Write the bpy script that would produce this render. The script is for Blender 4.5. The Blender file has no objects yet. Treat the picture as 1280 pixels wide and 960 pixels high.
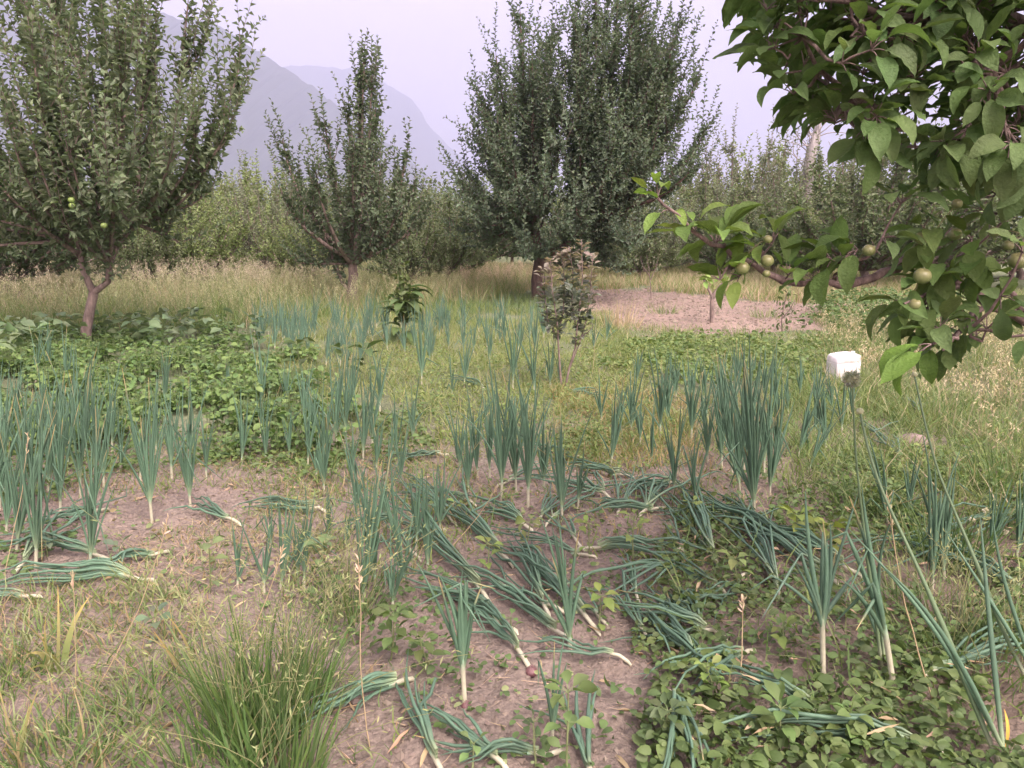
import bpy, math, random
import numpy as np
from mathutils import Vector

# ------------------------------------------------------------------ camera, sky, sun, exposure
SC = bpy.context.scene
COL = SC.collection
F = 960.0; CAMH = 1.3; PITCH = math.radians(11.5)
cam_d = bpy.data.cameras.new('camera'); cam = bpy.data.objects.new('camera', cam_d); COL.objects.link(cam)
cam_d.sensor_width = 36.0; cam_d.lens = 36.0 * F / 1280.0
cam_d.clip_start = 0.05; cam_d.clip_end = 40000
cam.location = (0, 0, CAMH); cam.rotation_euler = (math.pi/2 - PITCH, 0, 0)
SC.camera = cam

SUN_EL, SUN_AZ = math.radians(52), math.radians(150)      # azimuth measured from +Y towards +X
w = bpy.data.worlds.new('World'); SC.world = w; w.use_nodes = True
nt = w.node_tree; nt.nodes.clear()
out = nt.nodes.new('ShaderNodeOutputWorld'); bg = nt.nodes.new('ShaderNodeBackground')
sky = nt.nodes.new('ShaderNodeTexSky'); sky.sky_type = 'NISHITA'; sky.sun_disc = False
sky.sun_elevation = SUN_EL; sky.sun_rotation = SUN_AZ; sky.air_density = 1.0; sky.dust_density = 6.0; sky.ozone_density = 2.0
hs = nt.nodes.new('ShaderNodeHueSaturation'); hs.inputs['Saturation'].default_value = 0.22
tint = nt.nodes.new('ShaderNodeMix'); tint.data_type = 'RGBA'; tint.blend_type = 'MULTIPLY'; tint.inputs[0].default_value = 1.0
tint.inputs[7].default_value = (2.30, 1.72, 1.74, 1)
nt.links.new(sky.outputs[0], hs.inputs['Color']); nt.links.new(hs.outputs[0], tint.inputs[6])
wc = nt.nodes.new('ShaderNodeTexCoord'); wm = nt.nodes.new('ShaderNodeMapping'); wm.inputs['Scale'].default_value = (1.2, 1.2, 3.0)
wn = nt.nodes.new('ShaderNodeTexNoise'); wn.inputs['Scale'].default_value = 2.2; wn.inputs['Detail'].default_value = 4
wr = nt.nodes.new('ShaderNodeMapRange'); wr.inputs['From Min'].default_value = .3; wr.inputs['From Max'].default_value = .7; wr.inputs['To Min'].default_value = .90; wr.inputs['To Max'].default_value = 1.10
wx = nt.nodes.new('ShaderNodeMix'); wx.data_type = 'RGBA'; wx.blend_type = 'MULTIPLY'; wx.inputs[0].default_value = 1
nt.links.new(wc.outputs['Generated'], wm.inputs[0]); nt.links.new(wm.outputs[0], wn.inputs['Vector']); nt.links.new(wn.outputs['Fac'], wr.inputs['Value'])
nt.links.new(tint.outputs[2], wx.inputs[6]); nt.links.new(wr.outputs[0], wx.inputs[7])      # faint cloud tone in the overcast
nt.links.new(wx.outputs[2], bg.inputs['Color']); bg.inputs['Strength'].default_value = 0.15
nt.links.new(bg.outputs[0], out.inputs['Surface'])

sd = bpy.data.lights.new('sun', 'SUN'); sun = bpy.data.objects.new('sun', sd); COL.objects.link(sun)
sd.energy = 2.0; sd.angle = math.radians(35); sd.color = (0.98, 0.97, 0.88)
sdir = Vector((math.sin(SUN_AZ)*math.cos(SUN_EL), math.cos(SUN_AZ)*math.cos(SUN_EL), math.sin(SUN_EL)))
sun.rotation_euler = sdir.to_track_quat('Z', 'Y').to_euler()

vs = SC.view_settings; SC.display_settings.display_device = 'sRGB'
vs.view_transform = 'Standard'; vs.look = 'None'; vs.gamma = 1.0; vs.use_curve_mapping = False
vs.exposure = 0.66
cy = SC.cycles
cy.use_denoising = True; cy.max_bounces = 5; cy.diffuse_bounces = 3; cy.glossy_bounces = 2; cy.transmission_bounces = 3
cy.volume_bounces = 1; cy.transparent_max_bounces = 4; cy.use_adaptive_sampling = True; cy.adaptive_threshold = 0.02
cy.sample_clamp_indirect = 4.0

RNG = np.random.default_rng(7)
cp, sp = math.cos(PITCH), math.sin(PITCH)

def ray(px, py):
    a = (np.asarray(px, float)-640)/F; b = (480-np.asarray(py, float))/F
    return np.stack([a*np.ones_like(b), cp + b*sp, -sp + b*cp], -1)
def P(px, py, Y):                       # the point seen at that pixel on the upright plane y = Y
    r = ray(px, py); t = Y/r[..., 1]
    p = r*t[..., None]; p[..., 2] += CAMH
    return p
def G(px, py):                          # ground point under a pixel
    r = ray(px, py); t = CAMH/(-r[..., 2])
    return (r*t[..., None])[..., :2]
def proj(x, y, z=0.0):
    zz = z-CAMH; dep = y*cp - zz*sp; up = y*sp + zz*cp
    dep = np.where(dep < 0.05, 0.05, dep)
    return 640 + F*x/dep, 480 - F*up/dep
def inpoly(px, py, poly):
    c = np.zeros(px.shape, bool); n = len(poly)
    for i in range(n):
        x0, y0 = poly[i]; x1, y1 = poly[(i+1) % n]
        if y0 == y1: continue
        m = ((y0 > py) != (y1 > py)) & (px < (x1-x0)*(py-y0)/(y1-y0)+x0)
        c ^= m
    return c

# ------------------------------------------------------------------ noise and terrain height
_perm = np.random.default_rng(3).random((256, 256))
def vnoise(x, y):
    xi = np.floor(x).astype(int); yi = np.floor(y).astype(int); fx = x-xi; fy = y-yi
    fx = fx*fx*(3-2*fx); fy = fy*fy*(3-2*fy)
    a = _perm[xi & 255, yi & 255]; b = _perm[(xi+1) & 255, yi & 255]
    c = _perm[xi & 255, (yi+1) & 255]; d = _perm[(xi+1) & 255, (yi+1) & 255]
    return (a*(1-fx)+b*fx)*(1-fy) + (c*(1-fx)+d*fx)*fy
def fbm(x, y, o=4):
    x = np.asarray(x, float); y = np.asarray(y, float)
    s = 0; a = 1.0; t = 0
    for i in range(o):
        s = s + a*vnoise(x*2**i + 17.3*i, y*2**i + 9.1*i); t += a; a *= 0.5
    return s/t
def TH(x, y):
    x = np.asarray(x, float); y = np.asarray(y, float)
    h = 0.05*(fbm(x*0.9+40, y*0.9+40, 2)-0.5)
    near = np.clip((9-y)/4, 0, 1)*np.clip((y+2)/2, 0, 1)
    cl = fbm(x*9+100, y*9+100, 4)
    h = h + near*0.075*np.clip(cl-0.42, 0, 1) + near*0.018*(fbm(x*34+7, y*34+3, 2)-0.5)
    return h
def ground3(px, py):
    g = G(px, py); return np.array([g[0], g[1], float(TH(g[0], g[1]))])

# ------------------------------------------------------------------ materials
def newmat(name):
    m = bpy.data.materials.new(name); m.use_nodes = True; t = m.node_tree; t.nodes.clear()
    o = t.nodes.new('ShaderNodeOutputMaterial'); return m, t, o
def leafmat(name, rough=0.5, transl=0.3, spec=0.35, var=0.25, scale=30.0, bump=0.0, tmul=(1.25, 1.3, 0.7)):
    m, t, o = newmat(name); N = t.nodes.new; L = t.links.new
    at = N('ShaderNodeAttribute'); at.attribute_name = 'Col'
    tc = N('ShaderNodeTexCoord'); no = N('ShaderNodeTexNoise'); no.inputs['Scale'].default_value = scale; no.inputs['Detail'].default_value = 3
    L(tc.outputs['Object'], no.inputs['Vector'])
    mr = N('ShaderNodeMapRange'); mr.inputs['To Min'].default_value = 1-var; mr.inputs['To Max'].default_value = 1+var
    L(no.outputs['Fac'], mr.inputs['Value'])
    mx = N('ShaderNodeMix'); mx.data_type = 'RGBA'; mx.blend_type = 'MULTIPLY'; mx.inputs[0].default_value = 1
    L(at.outputs['Color'], mx.inputs[6]); L(mr.outputs[0], mx.inputs[7])
    b = N('ShaderNodeBsdfPrincipled'); b.inputs['Roughness'].default_value = rough
    b.inputs['Specular IOR Level'].default_value = spec
    L(mx.outputs[2], b.inputs['Base Color'])
    if bump:
        bp = N('ShaderNodeBump'); bp.inputs['Strength'].default_value = bump; bp.inputs['Distance'].default_value = 0.004
        n2 = N('ShaderNodeTexNoise'); n2.inputs['Scale'].default_value = scale*3; L(tc.outputs['Object'], n2.inputs['Vector'])
        L(n2.outputs['Fac'], bp.inputs['Height']); L(bp.outputs[0], b.inputs['Normal'])
    if transl > 0:
        tr = N('ShaderNodeBsdfTranslucent'); m2 = N('ShaderNodeMix'); m2.data_type = 'RGBA'; m2.blend_type = 'MULTIPLY'; m2.inputs[0].default_value = 1
        m2.inputs[7].default_value = (*tmul, 1); L(mx.outputs[2], m2.inputs[6]); L(m2.outputs[2], tr.inputs['Color'])
        ms = N('ShaderNodeMixShader'); ms.inputs[0].default_value = transl
        L(b.outputs[0], ms.inputs[1]); L(tr.outputs[0], ms.inputs[2]); L(ms.outputs[0], o.inputs['Surface'])
    else:
        L(b.outputs[0], o.inputs['Surface'])
    return m
def barkmat(name, c1, c2, scale=18):
    m, t, o = newmat(name); N = t.nodes.new; L = t.links.new
    tc = N('ShaderNodeTexCoord'); mp = N('ShaderNodeMapping'); mp.inputs['Scale'].default_value = (1, 1, 0.3); L(tc.outputs['Object'], mp.inputs[0])
    no = N('ShaderNodeTexNoise'); no.inputs['Scale'].default_value = scale; no.inputs['Detail'].default_value = 8; no.inputs['Roughness'].default_value = 0.7
    L(mp.outputs[0], no.inputs['Vector'])
    cr = N('ShaderNodeValToRGB'); cr.color_ramp.elements[0].position = 0.35; cr.color_ramp.elements[1].position = 0.68
    cr.color_ramp.elements[0].color = (*c1, 1); cr.color_ramp.elements[1].color = (*c2, 1); L(no.outputs['Fac'], cr.inputs[0])
    b = N('ShaderNodeBsdfPrincipled'); b.inputs['Roughness'].default_value = 0.85; L(cr.outputs[0], b.inputs['Base Color'])
    bp = N('ShaderNodeBump'); bp.inputs['Strength'].default_value = 0.7; bp.inputs['Distance'].default_value = 0.01
    L(no.outputs['Fac'], bp.inputs['Height']); L(bp.outputs[0], b.inputs['Normal']); L(b.outputs[0], o.inputs['Surface'])
    return m
M = {}
M['apple_leaf'] = leafmat('apple_leaf_surface', 0.55, 0.28, 0.3, 0.2, 6)
M['near_leaf'] = leafmat('near_apple_leaf_surface', 0.6, 0.36, 0.2, 0.3, 60, 0.8)
M['grass'] = leafmat('grass_surface', 0.6, 0.3, 0.25, 0.2, 3)
M['herb'] = leafmat('herb_leaf_surface', 0.55, 0.3, 0.3, 0.22, 25, 0.3)
M['onion'] = leafmat('onion_leaf_surface', 0.5, 0.12, 0.3, 0.18, 40, 0.15, (1.1, 1.2, 0.9))
M['pale'] = leafmat('onion_stalk_surface', 0.45, 0.1, 0.4, 0.25, 60, 0.2, (1, 1, 0.9))
M['straw'] = leafmat('straw_surface', 0.7, 0.25, 0.2, 0.2, 8)
M['bulb'] = leafmat('onion_bulb_skin', 0.35, 0.0, 0.5, 0.35, 90, 0.3)
M['apple'] = leafmat('apple_skin', 0.38, 0.0, 0.45, 0.22, 70, 0.05)
M['bark'] = barkmat('apple_bark', (0.09, 0.07, 0.06), (0.26, 0.21, 0.18), 22)
M['bark_dark'] = barkmat('dark_apple_bark', (0.055, 0.038, 0.033), (0.15, 0.105, 0.09), 25)
M['bark_near'] = barkmat('near_branch_bark', (0.07, 0.05, 0.045), (0.25, 0.19, 0.17), 60)
M['bark_dead'] = barkmat('dead_wood', (0.17, 0.165, 0.16), (0.33, 0.32, 0.31), 14)
M['stem'] = leafmat('stem_surface', 0.6, 0.0, 0.3, 0.2, 30)

# ------------------------------------------------------------------ mesh accumulators
def nrm(v):
    v = np.asarray(v, float); return v/np.maximum(np.linalg.norm(v, axis=-1, keepdims=True), 1e-9)
class Geo:
    def __init__(s): s.v = []; s.c = []; s.q = []; s.t = []; s.n = 0
    def add(s, V, C, quads=None, tris=None):
        V = V.reshape(-1, 3)
        if quads is not None: s.q.append(quads.reshape(-1, 4)+s.n)
        if tris is not None: s.t.append(tris.reshape(-1, 3)+s.n)
        s.v.append(V); s.c.append(np.broadcast_to(C, V.shape) if C.ndim == 1 else C.reshape(-1, 3)); s.n += len(V)
    def build(s, name, mat, parent=None, smooth=True, origin=None):
        if not s.v: return None
        V = np.concatenate(s.v).astype(np.float32); C = np.concatenate(s.c).astype(np.float32)
        if origin is not None: V = V-np.asarray(origin, np.float32)
        q = np.concatenate(s.q) if s.q else np.zeros((0, 4), int); t = np.concatenate(s.t) if s.t else np.zeros((0, 3), int)
        me = bpy.data.meshes.new(name); me.vertices.add(len(V)); me.vertices.foreach_set('co', V.ravel())
        nl = q.size+t.size; me.loops.add(nl); me.polygons.add(len(q)+len(t))
        me.loops.foreach_set('vertex_index', np.concatenate([q.ravel(), t.ravel()]).astype(np.int32))
        st = np.concatenate([np.arange(len(q))*4, q.size+np.arange(len(t))*3]).astype(np.int32)
        me.polygons.foreach_set('loop_start', st)
        me.polygons.foreach_set('use_smooth', np.full(len(st), smooth))
        a = me.attributes.new('Col', 'FLOAT_COLOR', 'POINT')
        a.data.foreach_set('color', np.concatenate([C, np.ones((len(C), 1), np.float32)], 1).ravel())
        me.update(calc_edges=True); me.validate()
        me.materials.append(mat)
        o = bpy.data.objects.new(name, me); COL.objects.link(o)
        if parent is not None: o.parent = parent
        if origin is not None and parent is None: o.location = origin
        return o
    # --- shapes, all vectorised over N
    def leaves(s, base, d, n, L, W, col, prof=None, curl=0.25, fold=0.25, wav=0.0):
        base = np.atleast_2d(base); N = len(base); d = nrm(d); sd_ = nrm(np.cross(d, n)); n = np.cross(sd_, d)
        L = np.broadcast_to(np.asarray(L, float), (N,)); W = np.broadcast_to(np.asarray(W, float), (N,)); curl = np.broadcast_to(curl, (N,))
        col = np.broadcast_to(col, (N, 3))
        if prof is None:                                    # a folded diamond of two faces
            mid = base + d*(L*0.45)[:, None] + n*(fold*W)[:, None]
            tip = base + d*(L*np.cos(curl*0.7))[:, None] - n*(L*curl*0.6)[:, None]
            V = np.stack([base, mid-sd_*(W*0.5)[:, None], tip, mid+sd_*(W*0.5)[:, None]], 1)
            i = np.arange(N)[:, None]*4
            s.add(V, np.repeat(col[:, None], 4, 1), tris=np.concatenate([i+[0, 2, 1], i+[0, 3, 2]], 0)); return
        K = len(prof); V = np.zeros((N, K, 3, 3))
        for k, (t, wd) in enumerate(prof):
            a = curl*t*1.2
            c = base + d*(L*t*np.cos(a*0.6))[:, None] - n*(L*t*np.sin(a*0.6))[:, None]
            nn = n*np.cos(a)[:, None] + d*np.sin(a)[:, None]
            V[:, k, 1] = c
            V[:, k, 0] = c - sd_*(W*wd*0.5)[:, None] + nn*(W*wd*fold)[:, None]
            V[:, k, 2] = c + sd_*(W*wd*0.5)[:, None] + nn*(W*wd*fold)[:, None]
            if wav and 0 < k < K-1:
                for e in (0, 2): V[:, k, e] += nn*(W*RNG.normal(0, wav, N))[:, None] + d*(W*RNG.normal(0, wav*.6, N))[:, None]
        i = (np.arange(N)*K*3)[:, None]
        Q = []
        for k in range(K-1):
            for j in (0, 1): Q.append(i+[k*3+j, k*3+j+1, (k+1)*3+j+1, (k+1)*3+j])
        s.add(V, np.repeat(col[:, None], K*3, 1), quads=np.concatenate(Q, 0))
    def blades(s, base, d, bend, L, W, col, K=4, tipcol=None, side=None):
        N = len(base); d = nrm(d); L = np.broadcast_to(L, (N,)); W = np.broadcast_to(W, (N,)); col = np.broadcast_to(col, (N, 3))
        if side is None:
            a = RNG.random(N)*6.283; side = np.stack([np.cos(a), np.sin(a), 0*a], -1)
        V = np.zeros((N, K, 2, 3)); C = np.zeros((N, K, 2, 3))
        for k in range(K):
            t = k/(K-1); wd = (1-t**1.6)*0.92+0.06 if k < K-1 else 0.03
            c = base + d*(L*t)[:, None] + bend*(L*t*t)[:, None]
            V[:, k, 0] = c - side*(W*wd*0.5)[:, None]; V[:, k, 1] = c + side*(W*wd*0.5)[:, None]
            cc = col if tipcol is None else col*(1-t**2)+tipcol*t**2
            C[:, k, 0] = cc; C[:, k, 1] = cc
        i = (np.arange(N)*K*2)[:, None]
        s.add(V, C, quads=np.concatenate([i+[k*2, k*2+1, k*2+3, k*2+2] for k in range(K-1)], 0))
    def tubes(s, paths, radii, col, S=5, flat=1.0):
        paths = np.asarray(paths, float)
        if paths.ndim == 2: paths = paths[None]
        N, K, _ = paths.shape; radii = np.broadcast_to(radii, (N, K))
        T = nrm(np.gradient(paths, axis=1)); ref = np.zeros_like(T); ref[..., 0] = 0.31; ref[..., 1] = 0.87; ref[..., 2] = 0.12
        mean = nrm(paths[:, -1]-paths[:, 0]); bad = np.abs((mean*ref[:, 0]).sum(-1)) > 0.8
        ref[bad] = (0.1, 0.1, 1)
        A = nrm(np.cross(T, ref)); B = np.cross(T, A)
        V = np.zeros((N, K, S, 3))
        for j in range(S):
            a = 6.2832*j/S
            V[:, :, j] = paths + (A*math.cos(a) + B*math.sin(a)*flat)*radii[..., None]
        col = np.asarray(col, float)
        if col.ndim == 1: C = np.broadcast_to(col, (N, K, S, 3))
        elif col.ndim == 2: C = np.broadcast_to(col[:, None, None], (N, K, S, 3))
        else: C = np.broadcast_to(col[:, :, None], (N, K, S, 3))
        i = (np.arange(N)*K*S)[:, None]; Q = []
        for k in range(K-1):
            for j in range(S): Q.append(i+[k*S+j, k*S+(j+1) % S, (k+1)*S+(j+1) % S, (k+1)*S+j])
        s.add(V, np.ascontiguousarray(C), quads=np.concatenate(Q, 0))
    def ball(s, c, r, col, seg=12, rings=8, squash=1.0, dent=0.0, topcol=None, tilt=None):
        th = np.linspace(0, math.pi, rings+1)[:, None]; ph = np.arange(seg)[None]*6.2832/seg
        R = r*np.sin(th)*np.ones_like(ph); Z = r*np.cos(th)*squash
        Z = Z - dent*r*np.exp(-(np.sin(th)/0.3)**2)*np.cos(th)
        V = np.stack([R*np.cos(ph), R*np.sin(ph), Z*np.ones_like(ph)], -1)
        if tilt is not None:
            ax = nrm(tilt); x = nrm(np.cross(ax, (0.3, 1, 0.1))); y = np.cross(ax, x)
            V = V[..., :1]*x + V[..., 1:2]*y + V[..., 2:]*ax
        C = np.zeros(V.shape); f = (np.cos(th)*0.5+0.5)[..., None]*np.ones(V.shape)
        C[:] = np.asarray(col) if topcol is None else np.asarray(col)*(1-f)+np.asarray(topcol)*f
        Q = []
        for k in range(rings):
            for j in range(seg): Q.append([k*seg+j, (k+1)*seg+j, (k+1)*seg+(j+1) % seg, k*seg+(j+1) % seg])
        s.add(V+np.asarray(c), C, quads=np.array(Q))

def colvar(base, N, v=0.18, hue=0.08):
    b = np.asarray(base, float); k = 1+v*(RNG.random((N, 1))*2-1); h = 1+hue*(RNG.random((N, 3))*2-1)
    return np.clip(b*k*h, 0.005, 0.9)
def tag(o, label=None, cat=None, group=None, kind=None):
    if label: o['label'] = label
    if cat: o['category'] = cat
    if group: o['group'] = group
    if kind: o['kind'] = kind
    return o
def thing(name, loc, label, cat, group=None):
    o = bpy.data.objects.new(name, None); COL.objects.link(o); o.location = loc; o.empty_display_size = 0.1
    return tag(o, label, cat, group)
ORD = ['first', 'second', 'third', 'fourth', 'fifth', 'sixth', 'seventh', 'eighth', 'ninth', 'tenth', 'eleventh', 'twelfth', 'thirteenth',
       'fourteenth', 'fifteenth', 'sixteenth', 'seventeenth', 'eighteenth', 'nineteenth', 'twentieth', 'twenty-first', 'twenty-second',
       'twenty-third', 'twenty-fourth', 'twenty-fifth', 'twenty-sixth', 'twenty-seventh', 'twenty-eighth', 'twenty-ninth', 'thirtieth',
       'thirty-first', 'thirty-second', 'thirty-third', 'thirty-fourth', 'thirty-fifth', 'thirty-sixth', 'thirty-seventh', 'thirty-eighth']
U = np.array([0, 0, 1.0])
LEAF9 = [(0, .04), (.04, .08), (.1, .3), (.18, .58), (.28, .82), (.4, .97), (.52, 1), (.64, .93), (.75, .75), (.85, .5), (.93, .24), (1, .02)]
LEAF6 = [(0, .05), (.12, .3), (.35, .92), (.6, .95), (.82, .5), (1, .03)]
LEAF5 = [(0, .08), (.25, .8), (.55, 1), (.85, .5), (1, .05)]
ROUND5 = [(0, .15), (.2, .85), (.5, 1), (.8, .7), (1, .15)]

# ------------------------------------------------------------------ ground sheet
def make_ground():
    def axis(mid, lo, hi, fine, grow=1.09):
        pos = [mid]; s_ = fine
        x = mid
        while x < hi:
            if x > mid+2.2: s_ *= grow
            x += s_; pos.append(x)
        s_ = fine; x = mid; neg = []
        while x > lo:
            if x < mid-2.2: s_ *= grow
            x -= s_; neg.append(x)
        return np.array(neg[::-1]+pos)
    ys = [-6, -3, -1.5, -.6, 0, .5, .9]; y = 1.1; s_ = 0.018
    while y < 9000:
        ys.append(y); y += s_; s_ = max(0.018, 0.018*(y/3.2)**1.25) if y < 12 else s_*1.12
    ys = np.array([-6000, -600, -80, -20]+ys)
    xs = axis(0, -9000, 9000, 0.02)
    X, Y = np.meshgrid(xs, ys); Z = TH(X, Y)*np.clip(1-(np.abs(Y)-60)/50, 0, 1)*np.clip(1-(np.abs(X)-60)/50, 0, 1)
    px, py = proj(X, Y)
    soil = np.array([0.25, 0.214, 0.178]); green = np.array([0.12, 0.15, 0.07]); pink = np.array([0.275, 0.22, 0.18]); dark = np.array([0.15, 0.115, 0.08])
    C = np.ones(X.shape+(3,))*soil
    n = fbm(X*1.3, Y*1.3, 3)[..., None]
    far = np.clip((Y-3.9)/1.4, 0, 1)[..., None]
    C = C*(1-far) + far*(green*(0.7+0.6*n)+0.04)
    g = (np.clip(((X-0.15)+(Y-1.5)*0.1-0.5)/0.9, 0, 1)*np.clip((n[..., 0]-0.25)*3, 0, 1))[..., None]*np.clip((8-Y)/2, 0, 1)[..., None]
    C = C*(1-0.5*g)+dark*0.5*g
    pl = inpoly(px + 60*(fbm(X*2, Y*2, 3)-.5), py + 16*(fbm(X*3+9, Y*3, 2)-.5), [(728, 360), (820, 363), (900, 370), (985, 374), (1090, 380), (1060, 400), (1000, 413), (900, 422), (800, 416), (740, 402)]) & (Y > 0)
    C[pl] = (pink*(0.7+0.35*n+0.25*fbm(X*2.3, Y*5, 3)[..., None]))[pl]
    C *= (0.88+0.24*fbm(X*11, Y*11, 3))[..., None]
    ny, nx = X.shape; idx = np.arange(ny*nx).reshape(ny, nx)
    Q = np.stack([idx[:-1, :-1], idx[:-1, 1:], idx[1:, 1:], idx[1:, :-1]], -1)
    g = Geo(); g.add(np.stack([X, Y, Z], -1), C, quads=Q)
    m, t, o = newmat('garden_soil'); N = t.nodes.new; L = t.links.new
    at = N('ShaderNodeAttribute'); at.attribute_name = 'Col'; tc = N('ShaderNodeTexCoord')
    n1 = N('ShaderNodeTexNoise'); n1.inputs['Scale'].default_value = 45; n1.inputs['Detail'].default_value = 8; n1.inputs['Roughness'].default_value = 0.7
    vo = N('ShaderNodeTexVoronoi'); vo.feature = 'F1'; vo.inputs['Scale'].default_value = 55
    L(tc.outputs['Object'], n1.inputs['Vector']); L(tc.outputs['Object'], vo.inputs['Vector'])
    mr = N('ShaderNodeMapRange'); mr.inputs['From Min'].default_value = .3; mr.inputs['From Max'].default_value = .7; mr.inputs['To Min'].default_value = 0.68; mr.inputs['To Max'].default_value = 1.25; L(n1.outputs['Fac'], mr.inputs['Value'])
    mx = N('ShaderNodeMix'); mx.data_type = 'RGBA'; mx.blend_type = 'MULTIPLY'; mx.inputs[0].default_value = 1; L(at.outputs['Color'], mx.inputs[6]); L(mr.outputs[0], mx.inputs[7])
    b = N('ShaderNodeBsdfPrincipled'); b.inputs['Roughness'].default_value = 0.95; b.inputs['Specular IOR Level'].default_value = 0.1; L(mx.outputs[2], b.inputs['Base Color'])
    ad = N('ShaderNodeMath'); ad.operation = 'MULTIPLY_ADD'; ad.inputs[1].default_value = -0.5; L(vo.outputs['Distance'], ad.inputs[0]); L(n1.outputs['Fac'], ad.inputs[2])
    bp = N('ShaderNodeBump'); bp.inputs['Strength'].default_value = 1.0; bp.inputs['Distance'].default_value = 0.02; L(ad.outputs[0], bp.inputs['Height']); L(bp.outputs[0], b.inputs['Normal'])
    L(b.outputs[0], o.inputs['Surface'])
    tag(g.build('ground', m), 'pinkish dry clumpy garden soil under the onions and weeds', 'ground', kind='structure')
make_ground()

# ------------------------------------------------------------------ mountains and haze
def mountain(name, label, crest, dist, depth, col, seed, rough=1.0):
    # crest: list of (px, py) seen from the garden gate; the ridge stands at `dist` and slopes down towards the valley
    xs = np.linspace(crest[0][0], crest[-1][0], 260); cpx = [c[0] for c in crest]; cpy = [c[1] for c in crest]
    tops = P(xs, np.interp(xs, cpx, cpy), dist); wx = tops[:, 0]; wz = np.maximum(tops[:, 2], 2)
    wz = wz*(1+0.02*rough*(fbm(wx/dist*60+seed, wx*0+seed, 3)-.5)) + rough*dist*0.004*(fbm(wx/dist*160, wx*0+seed, 2)-.5)*2
    K = 60; vs_ = np.linspace(-1, 1, K); V = np.zeros((K, len(xs), 3))
    for i, v in enumerate(vs_):
        prof = (1-abs(v))**0.85
        y = dist + v*depth
        sc = 1.0
        rel = fbm(wx/dist*14+seed, np.full_like(wx, v*4+seed), 4)-.5
        V[i, :, 0] = wx*sc; V[i, :, 1] = y + rel*depth*0.10*(1-prof)
        V[i, :, 2] = wz*prof*(1+0.18*rel*(1-prof)) - (0 if abs(v) < 0.99 else 30)
    ny, nx = K, len(xs); idx = np.arange(ny*nx).reshape(ny, nx)
    Q = np.stack([idx[:-1, :-1], idx[:-1, 1:], idx[1:, 1:], idx[1:, :-1]], -1)
    g = Geo(); C = np.ones((K, nx, 3))*np.asarray(col)*(0.85+0.3*fbm(V[..., 0]/dist*50, V[..., 2]/dist*50, 3)[..., None])
    g.add(V, C, quads=Q)
    tag(g.build(name, M['mount'], smooth=False), label, 'mountain', kind='structure')
M['mount'] = leafmat('forested_slope', 0.95, 0.0, 0.05, 0.3, 0.01)
mountain('mountain', 'blue hazy forested mountain slope falling to the right', [(-700, -90), (-300, -60), (-100, -40), (60, -25), (130, -5), (190, 12), (240, 22), (275, 32), (300, 48), (335, 68), (365, 88), (395, 110), (430, 138), (470, 168), (510, 198), (550, 232), (600, 268), (700, 284)], 2500, 1100, (0.045, 0.06, 0.05), 5)
mountain('far_mountain', 'paler farther mountain ridge showing faintly behind the first', [(-400, 40), (200, 70), (330, 82), (390, 80), (440, 84), (480, 100), (515, 122), (540, 160), (575, 195), (620, 225), (700, 250), (860, 270), (1100, 283)], 5200, 1500, (0.045, 0.055, 0.05), 31, 0.6)

def haze():
    me = bpy.data.meshes.new('haze'); x, y0, y1, z0, z1 = 7500, -300, 7600, -60, 1900
    v = [(a, b, c) for c in (z0, z1) for b in (y0, y1) for a in (-x, x)]
    f = [(0, 2, 3, 1), (4, 5, 7, 6), (0, 1, 5, 4), (2, 6, 7, 3), (0, 4, 6, 2), (1, 3, 7, 5)]
    me.from_pydata(v, [], f); o = bpy.data.objects.new('haze', me); COL.objects.link(o)
    m, t, ou = newmat('haze_air'); pv = t.nodes.new('ShaderNodeVolumePrincipled')
    pv.inputs['Color'].default_value = (0.68, 0.76, 1.0, 1); pv.inputs['Density'].default_value = 0.00038; pv.inputs['Anisotropy'].default_value = 0.0
    t.links.new(pv.outputs[0], ou.inputs['Volume']); me.materials.append(m)
    tag(o, 'pale lilac haze hanging in the valley air', 'haze', kind='stuff')
haze()

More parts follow.
